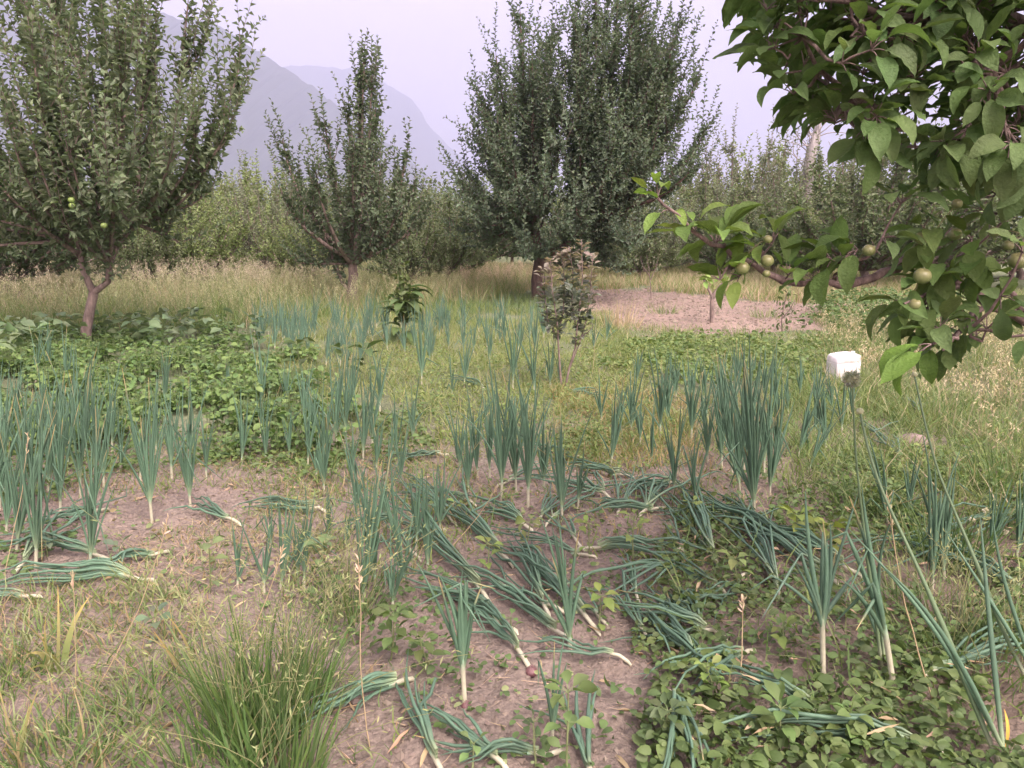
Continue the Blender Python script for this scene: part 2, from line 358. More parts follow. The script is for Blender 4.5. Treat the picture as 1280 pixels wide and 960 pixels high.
# ------------------------------------------------------------------ trees
def limb_path(a, b, bow=0.25, K=9, wob=0.04):
    a = np.asarray(a, float); b = np.asarray(b, float); L = np.linalg.norm(b-a)
    h = b-a; c = a + h*0.5; c[:2] += h[:2]*bow; c[2] -= abs(h[2])*bow*0.55
    t = np.linspace(0, 1, K)[:, None]; p = (1-t)**2*a + 2*t*(1-t)*c + t*t*b
    w_ = np.cumsum(RNG.normal(0, wob*L/K, (K, 3)), 0); w_ -= t*w_[-1]
    return p + w_*np.sin(t*math.pi)**.5
def along(path, t):
    K = len(path); f = np.clip(t, 0, 1)*(K-1); i = np.minimum(f.astype(int), K-2); u = (f-i)[:, None]
    return path[i]*(1-u)+path[i+1]*u, nrm(path[i+1]-path[i])
def crown(limbs, center, kb=3.0, ks=9.0, blen=0.4, slen=(0.22, 0.6), leafL=0.075, spacing=0.032, leafcol=(0.075, 0.12, 0.06), prof=None,
          up=1.0, t0=0.22, spur=10.0, wood=None, sprout=1.0):
    """branches, shoots and leaves growing on limbs; returns (wood Geo, leaf Geo)"""
    wg = wood or Geo(); lg = Geo(); center = np.asarray(center, float)
    segs = []                                        # (path, length)
    for (pth, r0, r1) in limbs:
        L = np.linalg.norm(np.diff(pth, axis=0), axis=1).sum()
        wg.tubes(pth, np.linspace(r0, r1, len(pth))[None], np.array([.2, .15, .12]), S=7)
        segs.append((pth, L))
        n = max(2, int(L*kb)); ts = RNG.uniform(t0, 0.97, n); pp, tt = along(pth, ts)
        for i in range(n):
            o = pp[i]-center; o[2] = 0; hz = RNG.normal(0, 1, 3); hz[2] = 0
            d = nrm(tt[i]*0.5 + nrm(o)*0.35 + nrm(hz)*0.75 + U*0.25*up); l = blen*L*RNG.uniform(.4, 1.0)*(1.15-ts[i]*0.8)
            K = 6; s_ = np.linspace(0, 1, K)[:, None]; bp = pp[i] + d*l*s_ + U*l*0.3*up*s_**2 + np.cumsum(RNG.normal(0, .02*l, (K, 3)), 0)*s_
            rr = max(0.006, (r0*(1-ts[i])+r1*ts[i])*0.5); wg.tubes(bp, np.linspace(rr, 0.004, K)[None], np.array([.2, .15, .12]), S=5)
            segs.append((bp, l))
    sb, sdn, sl = [], [], []
    for (pth, L) in segs:
        n = max(1, int(L*ks)); ts = RNG.uniform(0.15, 1.0, n); pp, tt = along(pth, ts)
        o = pp-center; o[:, 2] *= 0.3
        d = nrm(tt*0.35 + nrm(o)*0.4 + RNG.normal(0, .42, (n, 3)) + U*up)
        sb.append(pp); sdn.append(d); sl.append(RNG.uniform(slen[0], slen[1], n)*(0.6+0.5*ts))
        sb.append(pth[-1:]); sdn.append(nrm(nrm(pth[-1]-pth[-2])*0.7+U*0.6*up)[None]); sl.append(np.array([slen[1]*RNG.uniform(.8, 1.5)*sprout]))
    sb = np.concatenate(sb); sdn = np.concatenate(sdn); sl = np.concatenate(sl); n = len(sb)
    K = 5; s_ = np.linspace(0, 1, K)[None, :, None]; bend = RNG.normal(0, .14, (n, 1, 3)); bend[..., 2] += 0.1*up
    sp_ = sb[:, None] + sdn[:, None]*sl[:, None, None]*s_ + bend*sl[:, None, None]*s_**2
    wg.tubes(sp_, np.linspace(0.005, 0.0015, K)[None], np.array([.2, .15, .1]), S=3)
    cnt = np.maximum(3, (sl/spacing).astype(int)); ids = np.repeat(np.arange(n), cnt)
    j = np.concatenate([np.arange(c) for c in cnt]); t = 0.06+0.94*(j+RNG.random(len(j))*.5)/cnt[ids]; t = np.clip(t, 0, 1)
    pos = sb[ids] + sdn[ids]*(sl[ids]*t)[:, None] + bend[ids, 0]*(sl[ids]*t*t)[:, None]
    ax = nrm(sdn[ids] + 2*bend[ids, 0]*t[:, None]); a1 = nrm(np.cross(ax, (0.2, 1, 0.1))); a2 = np.cross(ax, a1)
    ph = j*2.4+RNG.random(n)[ids]*6.28; rad = a1*np.cos(ph)[:, None]+a2*np.sin(ph)[:, None]
    al = np.radians(RNG.uniform(32, 72, len(ids)))*(1.08-0.35*t); d = ax*np.cos(al)[:, None]+rad*np.sin(al)[:, None]
    nn = ax*np.sin(al)[:, None]-rad*np.cos(al)[:, None] + RNG.normal(0, .25, (len(ids), 3))
    LL = leafL*RNG.uniform(.65, 1.15, len(ids))*(1-0.35*t**3)
    tone = 1+0.18*(RNG.random(n)[ids]*2-1)
    young = np.clip((t-.8)*4, 0, 1)[:, None]*0.35
    c = colvar(leafcol, len(ids), .16, .06)*tone[:, None]; c = c*(1-young)+np.array([.17, .23, .10])*young
    lg.leaves(pos, d, nn, LL, LL*0.6, c, prof, curl=RNG.uniform(.1, .7, len(ids)), fold=0.22)
    # spur leaves sitting straight on the branches
    for (pth, L) in segs:
        m = int(L*spur); 
        if m < 1: continue
        pp, tt = along(pth, RNG.uniform(.1, 1, m)); pp = np.repeat(pp, 5, 0); q = len(pp)
        d = nrm(RNG.normal(0, 1, (q, 3))+U*.6); nn = nrm(U+RNG.normal(0, .5, (q, 3))); LL = leafL*RNG.uniform(.7, 1.2, q)
        lg.leaves(pp+d*0.02, d, nn, LL, LL*.52, colvar(leafcol, q, .18, .06), prof, curl=RNG.uniform(.1, .7, q), fold=.2)
    return wg, lg
def put_tree(name, base, label, trunk, limbs, center, cat='tree', group=None, bark='bark', leafm='apple_leaf', **kw):
    base = np.asarray(base, float); t = thing(name, base, label, cat, group)
    tg = Geo(); tp, tr = trunk; tg.tubes(tp, np.asarray(tr)[None], np.array([.2, .15, .12]), S=12)
    tr_o = tg.build('trunk', M[bark], t, origin=base)
    wg, lg = crown(limbs, center, **kw)
    wg.build('branches', M[bark], t, origin=base)
    lg.build('crown', M[leafm], t, smooth=False, origin=base)
    return t

def trunk_path(pts, Y, K=9):
    p = np.array([P(a, b, Y+(c if True else 0)) for a, b, c in pts]); s_ = np.linspace(0, len(p)-1, K)
    return np.stack([np.interp(s_, np.arange(len(p)), p[:, k]) for k in range(3)], -1)

def fill_limbs(poly, Y, dz, n, starts):
    out_ = []
    xs = [p[0] for p in poly]; ys = [p[1] for p in poly]
    while len(out_) < n:
        a, b_ = RNG.uniform(min(xs), max(xs)), RNG.uniform(min(ys), max(ys))
        if not inpoly(np.array([a]), np.array([b_]), poly)[0]: continue
        w_ = (a-min(xs))/(max(xs)-min(xs))*2-1; e = P(a, b_, Y+RNG.uniform(-1, 1)*dz*math.sqrt(max(.1, 1-w_*w_)))
        st = min(starts, key=lambda q: np.linalg.norm((q-e)[:2])); out_.append((limb_path(st, e, .3, wob=.06), .022, .006))
    return out_
# left apple tree
Y = 8.2; b0 = np.array([*G(107, 436), 0]); Y = b0[1]
fk = P(117, 366, Y)
tp = np.array([b0-[0, 0, .08], b0+[0.0, 0, .03], P(108, 410, Y), P(113, 385, Y), fk]); 
tips = [(235, 5, 0), (298, 88, .2), (283, 165, -.3), (170, -70, .4), (150, -130, -.5), (110, -150, .6), (60, -120, -.3), (10, -110, .3), (-50, -60, 0), (-110, 20, .2), (-90, 120, -.5),
        (40, 60, -1.3), (150, 60, -1.3), (90, 0, 1.2), (190, 150, 1.0), (-20, 160, 1.0), (215, 190, -1.1), (20, 190, -1.0), (150, 60, .8), (60, 130, -1.0), (120, 130, 1.1), (265, 235, .3), (-60, 240, -.4), (30, 20, .9)]
limbs = []
k1 = P(145, 345, Y); k2 = P(104, 320, Y)
limbs.append((np.array([fk, P(135, 352, Y), P(137, 330, Y-.02), P(148, 305, Y), P(170, 280, Y+.1)]), .036, .022))
limbs.append((np.array([fk, P(103, 335, Y), P(98, 300, Y), P(88, 270, Y+.1)]), .04, .02))
for i, (a, b_, dz) in enumerate(tips):
    st = P(170, 280, Y+.1) if a > 160 else (P(98, 300, Y) if a < 90 else P(137, 330, Y))
    limbs.append((limb_path(st, P(a, b_, Y+dz), .22, wob=.05), .026, .007))
limbs += fill_limbs([(-110, 325), (-110, 190), (60, 160), (200, 150), (270, 170), (275, 245), (225, 318), (60, 325)], Y, 1.5, 18, [P(98, 300, Y), P(137, 330, Y), P(170, 280, Y+.1)])
limbs.append((np.array([P(98, 318, Y), P(60, 290, Y-.3), P(15, 255, Y-.5), P(-30, 230, Y-.6)]), .03, .01))
put_tree('apple_tree', b0, 'large apple tree with forked pale trunk at the left edge behind the bean leaves', (tp, [.07, .062, .055, .05, .05]), limbs, P(100, 250, Y)*[1, 1, 1],
         group='apple trees of the orchard', kb=2.8, ks=8, slen=(.2, .55), leafL=.092, spacing=.03, leafcol=(.145, .20, .115), prof=None, spur=16, t0=.3, blen=.24, sprout=1.3)
for i_, (a_, b_) in enumerate([(89, 250), (90, 257), (130, 282)]):
    g = Geo(); p_ = P(a_, b_, 7.35); g.ball((0, 0, 0), .031, (.19, .28, .08), 10, 7, .92, .25)
    ap = g.build('apple', M['apple'], None); ap.location = p_-b0; ap.parent = [o for o in COL.objects if o.name == 'apple_tree'][0]

# second apple tree
Y = 13.0; b1 = np.array([P(440, 382, Y)[0], Y, 0])
tips = [(455, 72, 0), (450, 90, .1), (436, 140, .3), (405, 150, -.3), (353, 175, 0), (376, 225, .5), (470, 130, .2), (508, 195, 0), (518, 235, -.3), (395, 215, -1.0), (470, 180, 1.0), (440, 170, -1.0), (500, 255, -.8), (350, 235, -.5), (420, 250, 1.1), (465, 90, -.3), (530, 270, .4), (375, 275, .6)]
fk = P(440, 330, Y); limbs = [(limb_path(fk+[0, 0, .1*(i % 3)], P(a, b_, Y+dz), .3 if b_ > 150 else .12, wob=.05), .045, .009) for i, (a, b_, dz) in enumerate(tips)]
limbs.append((limb_path(b1+[.02, 0, .1], P(395, 265, Y), .1), .04, .02))
limbs += fill_limbs([(352, 300), (350, 220), (400, 210), (455, 200), (500, 210), (520, 200), (555, 310), (500, 350), (370, 345)], Y, 1.1, 12, [fk])
tp = np.array([b1-[0, 0, .05], P(440, 362, Y), P(442, 345, Y), fk+[0, 0, .02]])
put_tree('apple_tree', b1, 'slender pointed apple tree standing in tall dry grass, mountain behind it', (tp, [.1, .09, .08, .075]), limbs, P(440, 260, Y),
         group='apple trees of the orchard', bark='bark', kb=2.2, ks=10, slen=(.18, .5), leafL=.095, spacing=.03, leafcol=(.12, .17, .105), spur=16, t0=.25, blen=.2, sprout=.9)

# big apple tree
Y = 14.0; b2 = np.array([P(672, 376, Y)[0], Y, 0])
tips = [(600, 120, 0), (622, 150, -1.0), (650, 15, .2), (665, 80, -.9), (690, 45, 1.0), (720, 60, -1.0), (745, -15, 0), (775, -25, .5), (800, 10, -.6), (850, 28, .2), (872, 100, -.3), (880, 165, .4), (862, 215, -.7),
        (585, 215, .3), (592, 260, -.9), (610, 300, 0), (578, 290, .6), (640, 190, -1.6), (700, 180, -1.9), (760, 190, -1.8), (820, 170, -1.4), (700, 120, 1.8), (780, 120, 1.8), (640, 260, -1.6), (720, 260, -1.9),
        (830, 90, 1.2), (620, 70, .8), (790, 70, -1.1), (840, 60, -.8), (735, 30, -.5), (765, 235, -1.4), (680, 240, -2.0), (835, 240, -.2), (650, 300, -1.0)]
fk = P(676, 318, Y); f2 = P(735, 290, Y)
limbs = [(np.array([fk, P(700, 312, Y), P(735, 290, Y), P(768, 262, Y)]), .08, .05), (np.array([fk, P(668, 290, Y), P(655, 255, Y), P(650, 215, Y)]), .09, .05)]
for i, (a, b_, dz) in enumerate(tips):
    st = P(768, 262, Y) if a > 790 else (f2 if a > 700 else P(664, 280, Y))
    limbs.append((limb_path(st, P(a, b_, Y+dz), .3 if b_ > 120 else .15, wob=.06), .05, .01))
limbs += fill_limbs([(572, 338), (570, 220), (600, 120), (655, 40), (760, -20), (850, 40), (882, 180), (860, 235), (815, 300), (760, 335), (690, 325)], Y, 1.8, 60, [P(664, 280, Y), f2, P(768, 262, Y)])
limbs += fill_limbs([(640, 325), (680, 275), (800, 250), (825, 300), (770, 338), (700, 330)], Y-.9, .7, 12, [fk, f2])
tp = np.array([b2-[0, 0, .06], P(672, 365, Y), P(671, 350, Y), P(673, 335, Y), fk])
put_tree('apple_tree', b2, 'biggest apple tree with dense dark crown and reddish trunk beside the bare plot', (tp, [.13, .115, .105, .10, .10]), limbs, P(730, 220, Y),
         group='apple trees of the orchard', bark='bark_dark', kb=3.0, ks=9, slen=(.2, .55), leafL=.094, spacing=.032, leafcol=(.105, .155, .10), spur=18, t0=.2, blen=.26, sprout=1.15, up=.72)

# trees in the rows behind: five shapes, copied
def auto_tree(h, r, seed, col, bark='bark', leafL=.085, nl=22, dens=1.0, trunk_h=.42, sprout=.8, label=''):
    global RNG
    RNG = np.random.default_rng(seed)
    limbs = []
    lean = RNG.normal(0, .12, 2); fk = np.array([lean[0], lean[1], trunk_h])
    for i in range(nl):
        a = i*2.4+RNG.random()*.6; rr = r*(.25+.75*math.sqrt((i+.5)/nl))*RNG.uniform(.8, 1.1); z = h*RNG.uniform(.8, 1.0)*(1-.72*(rr/r)**2)
        limbs.append((limb_path(fk, (rr*math.cos(a), rr*math.sin(a), max(z, .9)), .3, wob=.06), .04, .008))
    tp = np.array([[0, 0, -.05], [0.01, 0, .15], [fk[0]*.5, fk[1]*.5, trunk_h*.6], fk])
    return put_tree('apple_tree', (0, 0, 0), label, (tp, [.10, .085, .075, .07]), limbs, (0, 0, h*.5), bark=bark,
                    group='apple trees in the rows behind', kb=3.2, ks=7*dens, up=.75, slen=(.14, .45), leafL=leafL*1.3, spacing=.045, leafcol=col, spur=14*dens, t0=.12, blen=.3, sprout=sprout)
def copy_tree(o, loc, rz, sc, label, group=None):
    c = o.copy(); COL.objects.link(c); c.location = loc; c.rotation_euler = (0, 0, rz); c.scale = sc; c['label'] = label
    if group: c['group'] = group
    for ch in list(o.children):
        d = ch.copy(); COL.objects.link(d); d.parent = c
    return c
kinds = [auto_tree(3.3, 1.7, 11, (.15, .20, .10)), auto_tree(3.5, 1.9, 12, (.20, .27, .11)), auto_tree(3.2, 1.8, 13, (.10, .145, .08)),
         auto_tree(4.0, 1.8, 14, (.18, .22, .14), leafL=.075, dens=.75, sprout=1.0), auto_tree(3.6, 2.1, 15, (.125, .175, .09), leafL=.09)]
RNG = np.random.default_rng(99)
# (px of trunk, distance, height m, kind, label)
rows = [(-150, 15, 3.6, 2, 'dark apple tree half outside the left edge behind the largest left tree'),
        (25, 13.5, 3.2, 2, 'dark low-crowned apple tree behind the left tree, near the frame edge'),
        (130, 18, 3.7, 4, 'mid green apple tree glimpsed behind the left tree trunk'),
        (225, 20, 3.1, 0, 'rounded apple tree just right of the left tree, above the pale oat grass'),
        (292, 23, 3.5, 1, 'bright green tree filling the gap between the left and the slender apple tree'),
        (340, 19, 3.2, 3, 'grey-green tree touching the left side of the slender apple tree'),
        (330, 27, 4.6, 1, 'tallest light green tree in the gap below the mountain'),
        (410, 23, 3.3, 0, 'green tree directly behind the slender apple tree'),
        (500, 20, 3.1, 0, 'grey-green tree on the right side of the slender apple tree'),
        (545, 25, 3.4, 4, 'low tree in the gap before the biggest apple tree'),
        (600, 21, 3.0, 2, 'dark tree at the left foot of the biggest apple tree'),
        (470, 31, 4.0, 3, 'hazy tree top rising behind the slender apple tree'),
        (575, 33, 3.7, 1, 'pale small tree top below the faint far ridge'),
        (690, 24, 3.0, 2, 'dark tree seen under the crown of the biggest apple tree'),
        (775, 23, 2.7, 4, 'tree behind the right side of the biggest crown, over the bare plot'),
        (835, 21, 2.7, 3, 'pale silvery tree just right of the biggest apple tree'),
        (880, 23, 3.5, 0, 'leafy tree behind the young sapling on the bare plot'),
        (918, 27, 4.9, 3, 'tree with one tall thin leafy spire above the bare plot'),
        (945, 30, 4.8, 1, 'light green tree behind the bare plot, left of the dead trunk'),
        (965, 21, 2.9, 0, 'grey-green bushy tree at the back edge of the bare plot'),
        (1000, 24, 4.3, 3, 'thin sparse tree in front of the dead trunk'),
        (1085, 16, 3.5, 4, 'dense dark apple tree right of the dead trunk'),
        (1060, 24, 4.9, 0, 'tall leafy tree right behind the dead trunk'),
        (1140, 22, 4.2, 2, 'dark tree showing through the hanging branch with apples'),
        (1190, 17, 3.3, 0, 'green tree behind the thick lower bough at the right'),
        (1270, 20, 3.9, 4, 'tree behind the near foliage at the right edge'),
        (1400, 16, 3.5, 2, 'tree just beyond the right edge of the garden'),
        (740, 31, 4.0, 1, 'far light tree behind the biggest apple tree'),
        (180, 29, 4.6, 0, 'far tree behind the left apple tree'),
        (50, 26, 4.6, 4, 'tall far tree behind the left apple tree near the edge'),
        (-90, 24, 4.4, 0, 'far tree beyond the left edge'),
        (560, 18, 2.4, 0, 'low bushy tree at the left foot of the biggest crown'), (640, 27, 2.8, 1, 'light low tree behind the reddish trunk'), (725, 20, 2.3, 2, 'small dark tree behind the young grey-red tree'),
        (800, 19, 2.1, 0, 'small round tree at the back left of the bare plot'), (860, 26, 3.2, 1, 'light tree between the pale silvery tree and the sapling'), (905, 20, 2.2, 4, 'low tree directly behind the sapling on the plot'),
        (1010, 19, 2.4, 1, 'light low tree at the back right of the bare plot'), (385, 17, 2.2, 1, 'bright low tree left of the slender apple tree trunk'), (255, 17, 2.5, 1, 'bright green low tree just behind the oat grass'), (510, 16.5, 2.1, 0, 'low grey-green bush-like tree right of the slender apple tree'),
        (180, 16, 2.2, 0, 'low tree behind the right side of the left apple tree'), (-30, 18, 3.0, 4, 'green tree at the left frame edge behind dry oats'),
        (260, 32, 4.3, 2, 'dull far tree under the mountain at left')]
used = set()
for i, (px, yy, hh, k, lab) in enumerate(rows):
    hh *= 1.14 if (900 < px < 960 or 1080 < px < 1250) else 1.0
    src = kinds[k]; x = (px-640)/F*yy*1.0; hs_ = hh/[3.3, 3.5, 3.2, 4.0, 3.6][k]*.93
    loc = (x, yy, 0); sc = (hs_*RNG.uniform(.95, 1.15), hs_*RNG.uniform(.95, 1.15), hs_)
    if k not in used: used.add(k); src.location = loc; src.scale = sc; src.rotation_euler = (0, 0, 0); src['label'] = lab
    else: copy_tree(src, loc, RNG.random()*6.28, sc, lab)
# far orchard closing the gaps low at the horizon
far = Geo(); n = 90000
fx = RNG.uniform(-60, 60, n); fy = RNG.uniform(28, 62, n); row = 2.6+1.2*fbm(fx*.5, fy*.3, 3)
fz = row*RNG.random(n)**.7
L_ = RNG.uniform(.16, .26, n)
far.leaves(np.stack([fx, fy, fz], -1), nrm(RNG.normal(0, 1, (n, 3))+U*.8), nrm(RNG.normal(0, .6, (n, 3))+U), L_, L_*.6, colvar((.11, .15, .08), n))
tag(far.build('orchard_foliage', M['apple_leaf'], smooth=False), 'far orchard rows reading as one green band under the mountain', 'orchard', kind='stuff')

# dead trunk with curling bare twigs
Yd = 25.0; t = thing('dead_tree', P(1008, 350, Yd)*[1, 1, 0], 'grey dead tree trunk with bare curling twigs above the hedge of trees', 'dead tree')
g = Geo(); tp = np.array([P(a, b, Yd) for a, b in [(1004, 338), (1005, 290), (1007, 240), (1012, 205), (1016, 182), (1021, 163)]])
g.tubes(tp, np.array([[.3, .25, .21, .18, .15, .05]]), np.array([.4, .36, .36]), S=9); base = np.array(t.location)
g.tubes(np.array([P(1016, 190, Yd), P(1022, 175, Yd), P(1024, 158, Yd), P(1026, 148, Yd)]), np.array([[.11, .08, .05, .015]]), np.array([.4, .36, .36]), S=6)
g.build('trunk', M['bark_dead'], t, origin=base)
g = Geo()
for i in range(22):
    a = RNG.uniform(-1, 1); p = P(1014+RNG.uniform(-6, 6), 182+RNG.uniform(-18, 40), Yd); pts = [p]; ang = math.radians(RNG.uniform(20, 170)); 
    dang = RNG.uniform(-.35, .35); l = RNG.uniform(.1, .24)
    for k in range(7): p = p+np.array([math.cos(ang)*l, RNG.normal(0, .05), math.sin(ang)*l]); ang += dang+RNG.normal(0, .12); pts.append(p)
    g.tubes(np.array(pts), np.linspace(.022, .006, 8)[None], np.array([.3, .27, .27]), S=4)
g.build('bare_twigs', M['bark_dead'], t, origin=base)

# leaning trunk visible under the left tree
g = Geo(); 
# young tree with grey-red leaves in the onion bed
b3 = np.array([*G(704, 488), 0.0]); Y = b3[1]
t = thing('young_apple_tree', b3, 'young apple tree with grey-green and reddish leaves on two thin stems among the onions', 'young tree')
g = Geo(); lg = Geo(); limbs = []
stems = [[(702, 490), (700, 462), (698, 430), (696, 400), (690, 360), (688, 325)], [(706, 490), (711, 462), (719, 435), (722, 405), (728, 350), (727, 300)], [(712, 460), (724, 430), (733, 400), (738, 360), (741, 320)],
         [(697, 420), (704, 390), (706, 350), (702, 315)], [(721, 415), (715, 380), (716, 340), (712, 310)], [(698, 425), (685, 400), (681, 370), (680, 335)]]
shp = []
for k, st in enumerate(stems):
    p = np.array([P(a, b, Y+(k-2)*.02*(i > 1)) for i, (a, b) in enumerate(st)]); r = np.linspace(.010 if k < 2 else .006, .003, len(p)); g.tubes(p, r[None], np.array([.2, .12, .1]), S=6); shp.append(p)
g.tubes(np.array([P(722, 425, Y), P(735, 415, Y-.02), P(742, 408, Y-.04)]), np.array([[.005, .004, .003]]), np.array([.2, .12, .1]), S=5)
g.tubes(np.array([P(735, 345, Y), P(742, 365, Y-.02), P(748, 385, Y-.04)]), np.array([[.004, .0035, .003]]), np.array([.2, .12, .1]), S=5)
g.build('stem', M['bark'], t, origin=b3)
for k, p in enumerate(shp):
    m = 95; ts = RNG.uniform(.45 if k < 2 else .2, 1.02, m); pp, tt = along(p, ts); ph = np.arange(m)*2.4
    zz = P(0, 420, Y)[2]; 
    rad = np.stack([np.cos(ph), np.sin(ph), 0*ph], -1); d = nrm(rad*.8+U*.55+RNG.normal(0, .2, (m, 3))); L_ = RNG.uniform(.045, .072, m)
    pp = pp+rad*RNG.uniform(.0, .035, m)[:, None]
    top = (ts > .8)[:, None]; c = np.where(top, colvar((.25, .225, .18), m), colvar((.16, .19, .14), m))
    lg.leaves(pp, d, nrm(U-rad*.5+RNG.normal(0, .3, (m, 3))), L_, L_*.6, c, LEAF6, curl=RNG.uniform(.2, .7, m), fold=.2)
for i in range(14):
    q = 10; c0 = P(RNG.uniform(684, 738), RNG.uniform(350, 415), Y+RNG.uniform(-.12, .12)); d = nrm(RNG.normal(0, 1, (q, 3))+U*.5); L_ = RNG.uniform(.045, .07, q)
    lg.leaves(c0+RNG.normal(0, .015, (q, 3)), d, nrm(U+RNG.normal(0, .4, (q, 3))), L_, L_*.6, colvar((.12, .15, .115), q), LEAF6, curl=.4, fold=.2)
lg.build('crown', M['herb'], t, origin=b3)

# sapling, weed sapling, twig on and by the bare plot
def small_sapling(base_px, Y, stem_pts, clusters, label, name='sapling', col=(.16, .24, .07), leafL=.1, r=.02):
    b = P(*base_px, Y); b[2] = 0; t = thing(name, b, label, 'young tree'); g = Geo()
    for sp_ in stem_pts:
        p = np.array([P(a, c, Y) for a, c in sp_]); g.tubes(p, np.linspace(r, r*.4, len(p))[None], np.array([.2, .15, .12]), S=6)
    g.build('stem', M['bark'], t, origin=b); lg = Geo()
    for (a, c, q, s_) in clusters:
        d = nrm(RNG.normal(0, 1, (q, 3))+U*.4); L_ = RNG.uniform(.7, 1.1, q)*leafL
        lg.leaves(P(a, c, Y)+RNG.normal(0, s_, (q, 3)), d, nrm(U*.6+RNG.normal(0, .5, (q, 3))), L_, L_*.5, colvar(col, q), LEAF6, curl=.4, fold=.2)
    lg.build('leaves', M['herb'], t, origin=b)
    return t
small_sapling((890, 402), 10.6, [[(890, 404), (890, 385), (890, 370), (884, 358), (880, 350)], [(890, 372), (897, 362), (903, 354)]], [(880, 348, 8, .03), (903, 352, 8, .03), (890, 352, 6, .03)], 'lone sapling with a short forked stem on the bare brown plot', leafL=.15, col=(.2, .3, .08), r=.034)
small_sapling((978, 418), 9.4, [[(978, 420), (977, 400), (980, 382), (984, 366)], [(978, 398), (988, 386), (994, 374)]], [(984, 366, 9, .03), (978, 378, 12, .05), (990, 380, 10, .05), (973, 392, 12, .05), (983, 398, 12, .05), (978, 408, 14, .05)], 'small bushy sapling at the near right corner of the bare plot', col=(.10, .15, .06), leafL=.07, r=.01)
small_sapling((814, 372), 14.5, [[(814, 374), (813, 355), (811, 335), (808, 318)], [(813, 350), (820, 335), (823, 322)], [(812, 345), (803, 332), (800, 320)]], [(810, 330, 14, .12), (820, 328, 12, .12), (803, 325, 10, .1)], 'thin pale sapling at the far left corner of the bare plot', col=(.2, .22, .16), leafL=.07, r=.01)
small_sapling((1020, 388), 11.5, [[(1026, 392), (1024, 378), (1018, 362), (1012, 350)], [(1024, 378), (1032, 364), (1036, 352)]], [(1012, 350, 12, .08), (1036, 350, 12, .08)], 'thin brown-stemmed sapling under the hanging branch beyond the white canister', col=(.10, .14, .07), leafL=.07, r=.012)

# ------------------------------------------------------------------ overhanging apple tree at the right
trunk_xy = np.array([2.55, 2.6]); tb = np.array([*trunk_xy, 0.0])
t = thing('apple_tree', tb, 'nearest apple tree reaching in from the right with big leaves and green apples', 'tree', 'apple trees of the orchard')
tg = Geo(); tg.tubes(np.array([tb-[0, 0, .1], tb+[.02, 0, .3], tb+[-.02, .03, .7], tb+[-.08, -.05, 1.1]]), np.array([[.13, .11, .10, .09]]), np.array([.2, .15, .12]), S=14)
tg.build('trunk', M['bark_near'], t, origin=tb)
crotch = tb+[-.05, -.02, 1.0]
def poly3(pts): return np.array([crotch if p is None else P(p[0], p[1], p[2]) for p in pts])
def resample(p, K=18):
    s_ = np.concatenate([[0], np.cumsum(np.linalg.norm(np.diff(p, axis=0), axis=1))]); s_ /= s_[-1]; u = np.linspace(0, 1, K)
    q = np.stack([np.interp(u, s_, p[:, k]) for k in range(3)], -1)
    for _ in range(2): q[1:-1] = q[1:-1]*.5+(q[:-2]+q[2:])*.25
    return q
boughs = [(poly3([None, (1420, 470, 2.1), (1280, 402, 1.9), (1235, 378, 1.86), (1200, 356, 1.84), (1172, 340, 1.82), (1150, 318, 1.8), (1135, 320, 1.78)]), .028, .010),
          (poly3([(1150, 318, 1.8), (1135, 322, 1.78), (1115, 340, 1.77), (1085, 351, 1.76), (1050, 356, 1.75), (1015, 357, 1.75), (985, 350, 1.74), (960, 340, 1.74), (930, 322, 1.73), (895, 310, 1.72), (868, 292, 1.7), (845, 270, 1.68), (822, 248, 1.66)]), .0125, .0025),
          (poly3([None, (1450, 300, 2.3), (1330, 262, 2.1), (1260, 238, 2.0), (1215, 222, 1.95), (1185, 208, 1.92), (1150, 170, 1.9), (1110, 135, 1.85), (1075, 128, 1.8), (1035, 118, 1.75), (1020, 108, 1.72), (1012, 70, 1.7), (1003, 45, 1.68)]), .035, .003),
          (poly3([None, (1500, 100, 2.4), (1400, 40, 2.2), (1300, 20, 2.0), (1220, 25, 1.9), (1150, 20, 1.8), (1080, 12, 1.7), (1010, -5, 1.65), (960, -15, 1.6)]), .03, .004),
          (poly3([None, (1500, -100, 2.3), (1380, -160, 2.0), (1250, -150, 1.9), (1120, -120, 1.8), (1010, -80, 1.7)]), .03, .004),
          (poly3([(1280, 402, 1.9), (1262, 360, 1.85), (1272, 330, 1.8), (1290, 290, 1.78)]), .008, .004),
          (poly3([(1200, 356, 1.84), (1170, 365, 1.75), (1150, 372, 1.7), (1130, 380, 1.65)]), .006, .003),
          (poly3([(1235, 378, 1.86), (1215, 392, 1.75), (1205, 410, 1.68), (1190, 425, 1.62), (1165, 430, 1.58)]), .007, .003),
          (poly3([(1330, 262, 2.1), (1300, 180, 1.9), (1270, 120, 1.8), (1240, 80, 1.7)]), .014, .004),
          (poly3([(1050, 356, 1.75), (1045, 345, 1.74), (1075, 325, 1.73), (1060, 320, 1.72)]), .004, .002)]
wg = Geo(); bpts = []
for (p, r0, r1) in boughs:
    q = resample(p, 26); q[1:-1] += RNG.normal(0, .004, (24, 3)); rr = np.linspace(r0, r1, 26)*(1+.12*RNG.normal(0, 1, 26)*(RNG.random(26) > .6))
    wg.tubes(q, rr[None], np.array([.2, .15, .12]), S=9); bpts.append(q)
allb = np.concatenate(bpts)
nl = Geo()
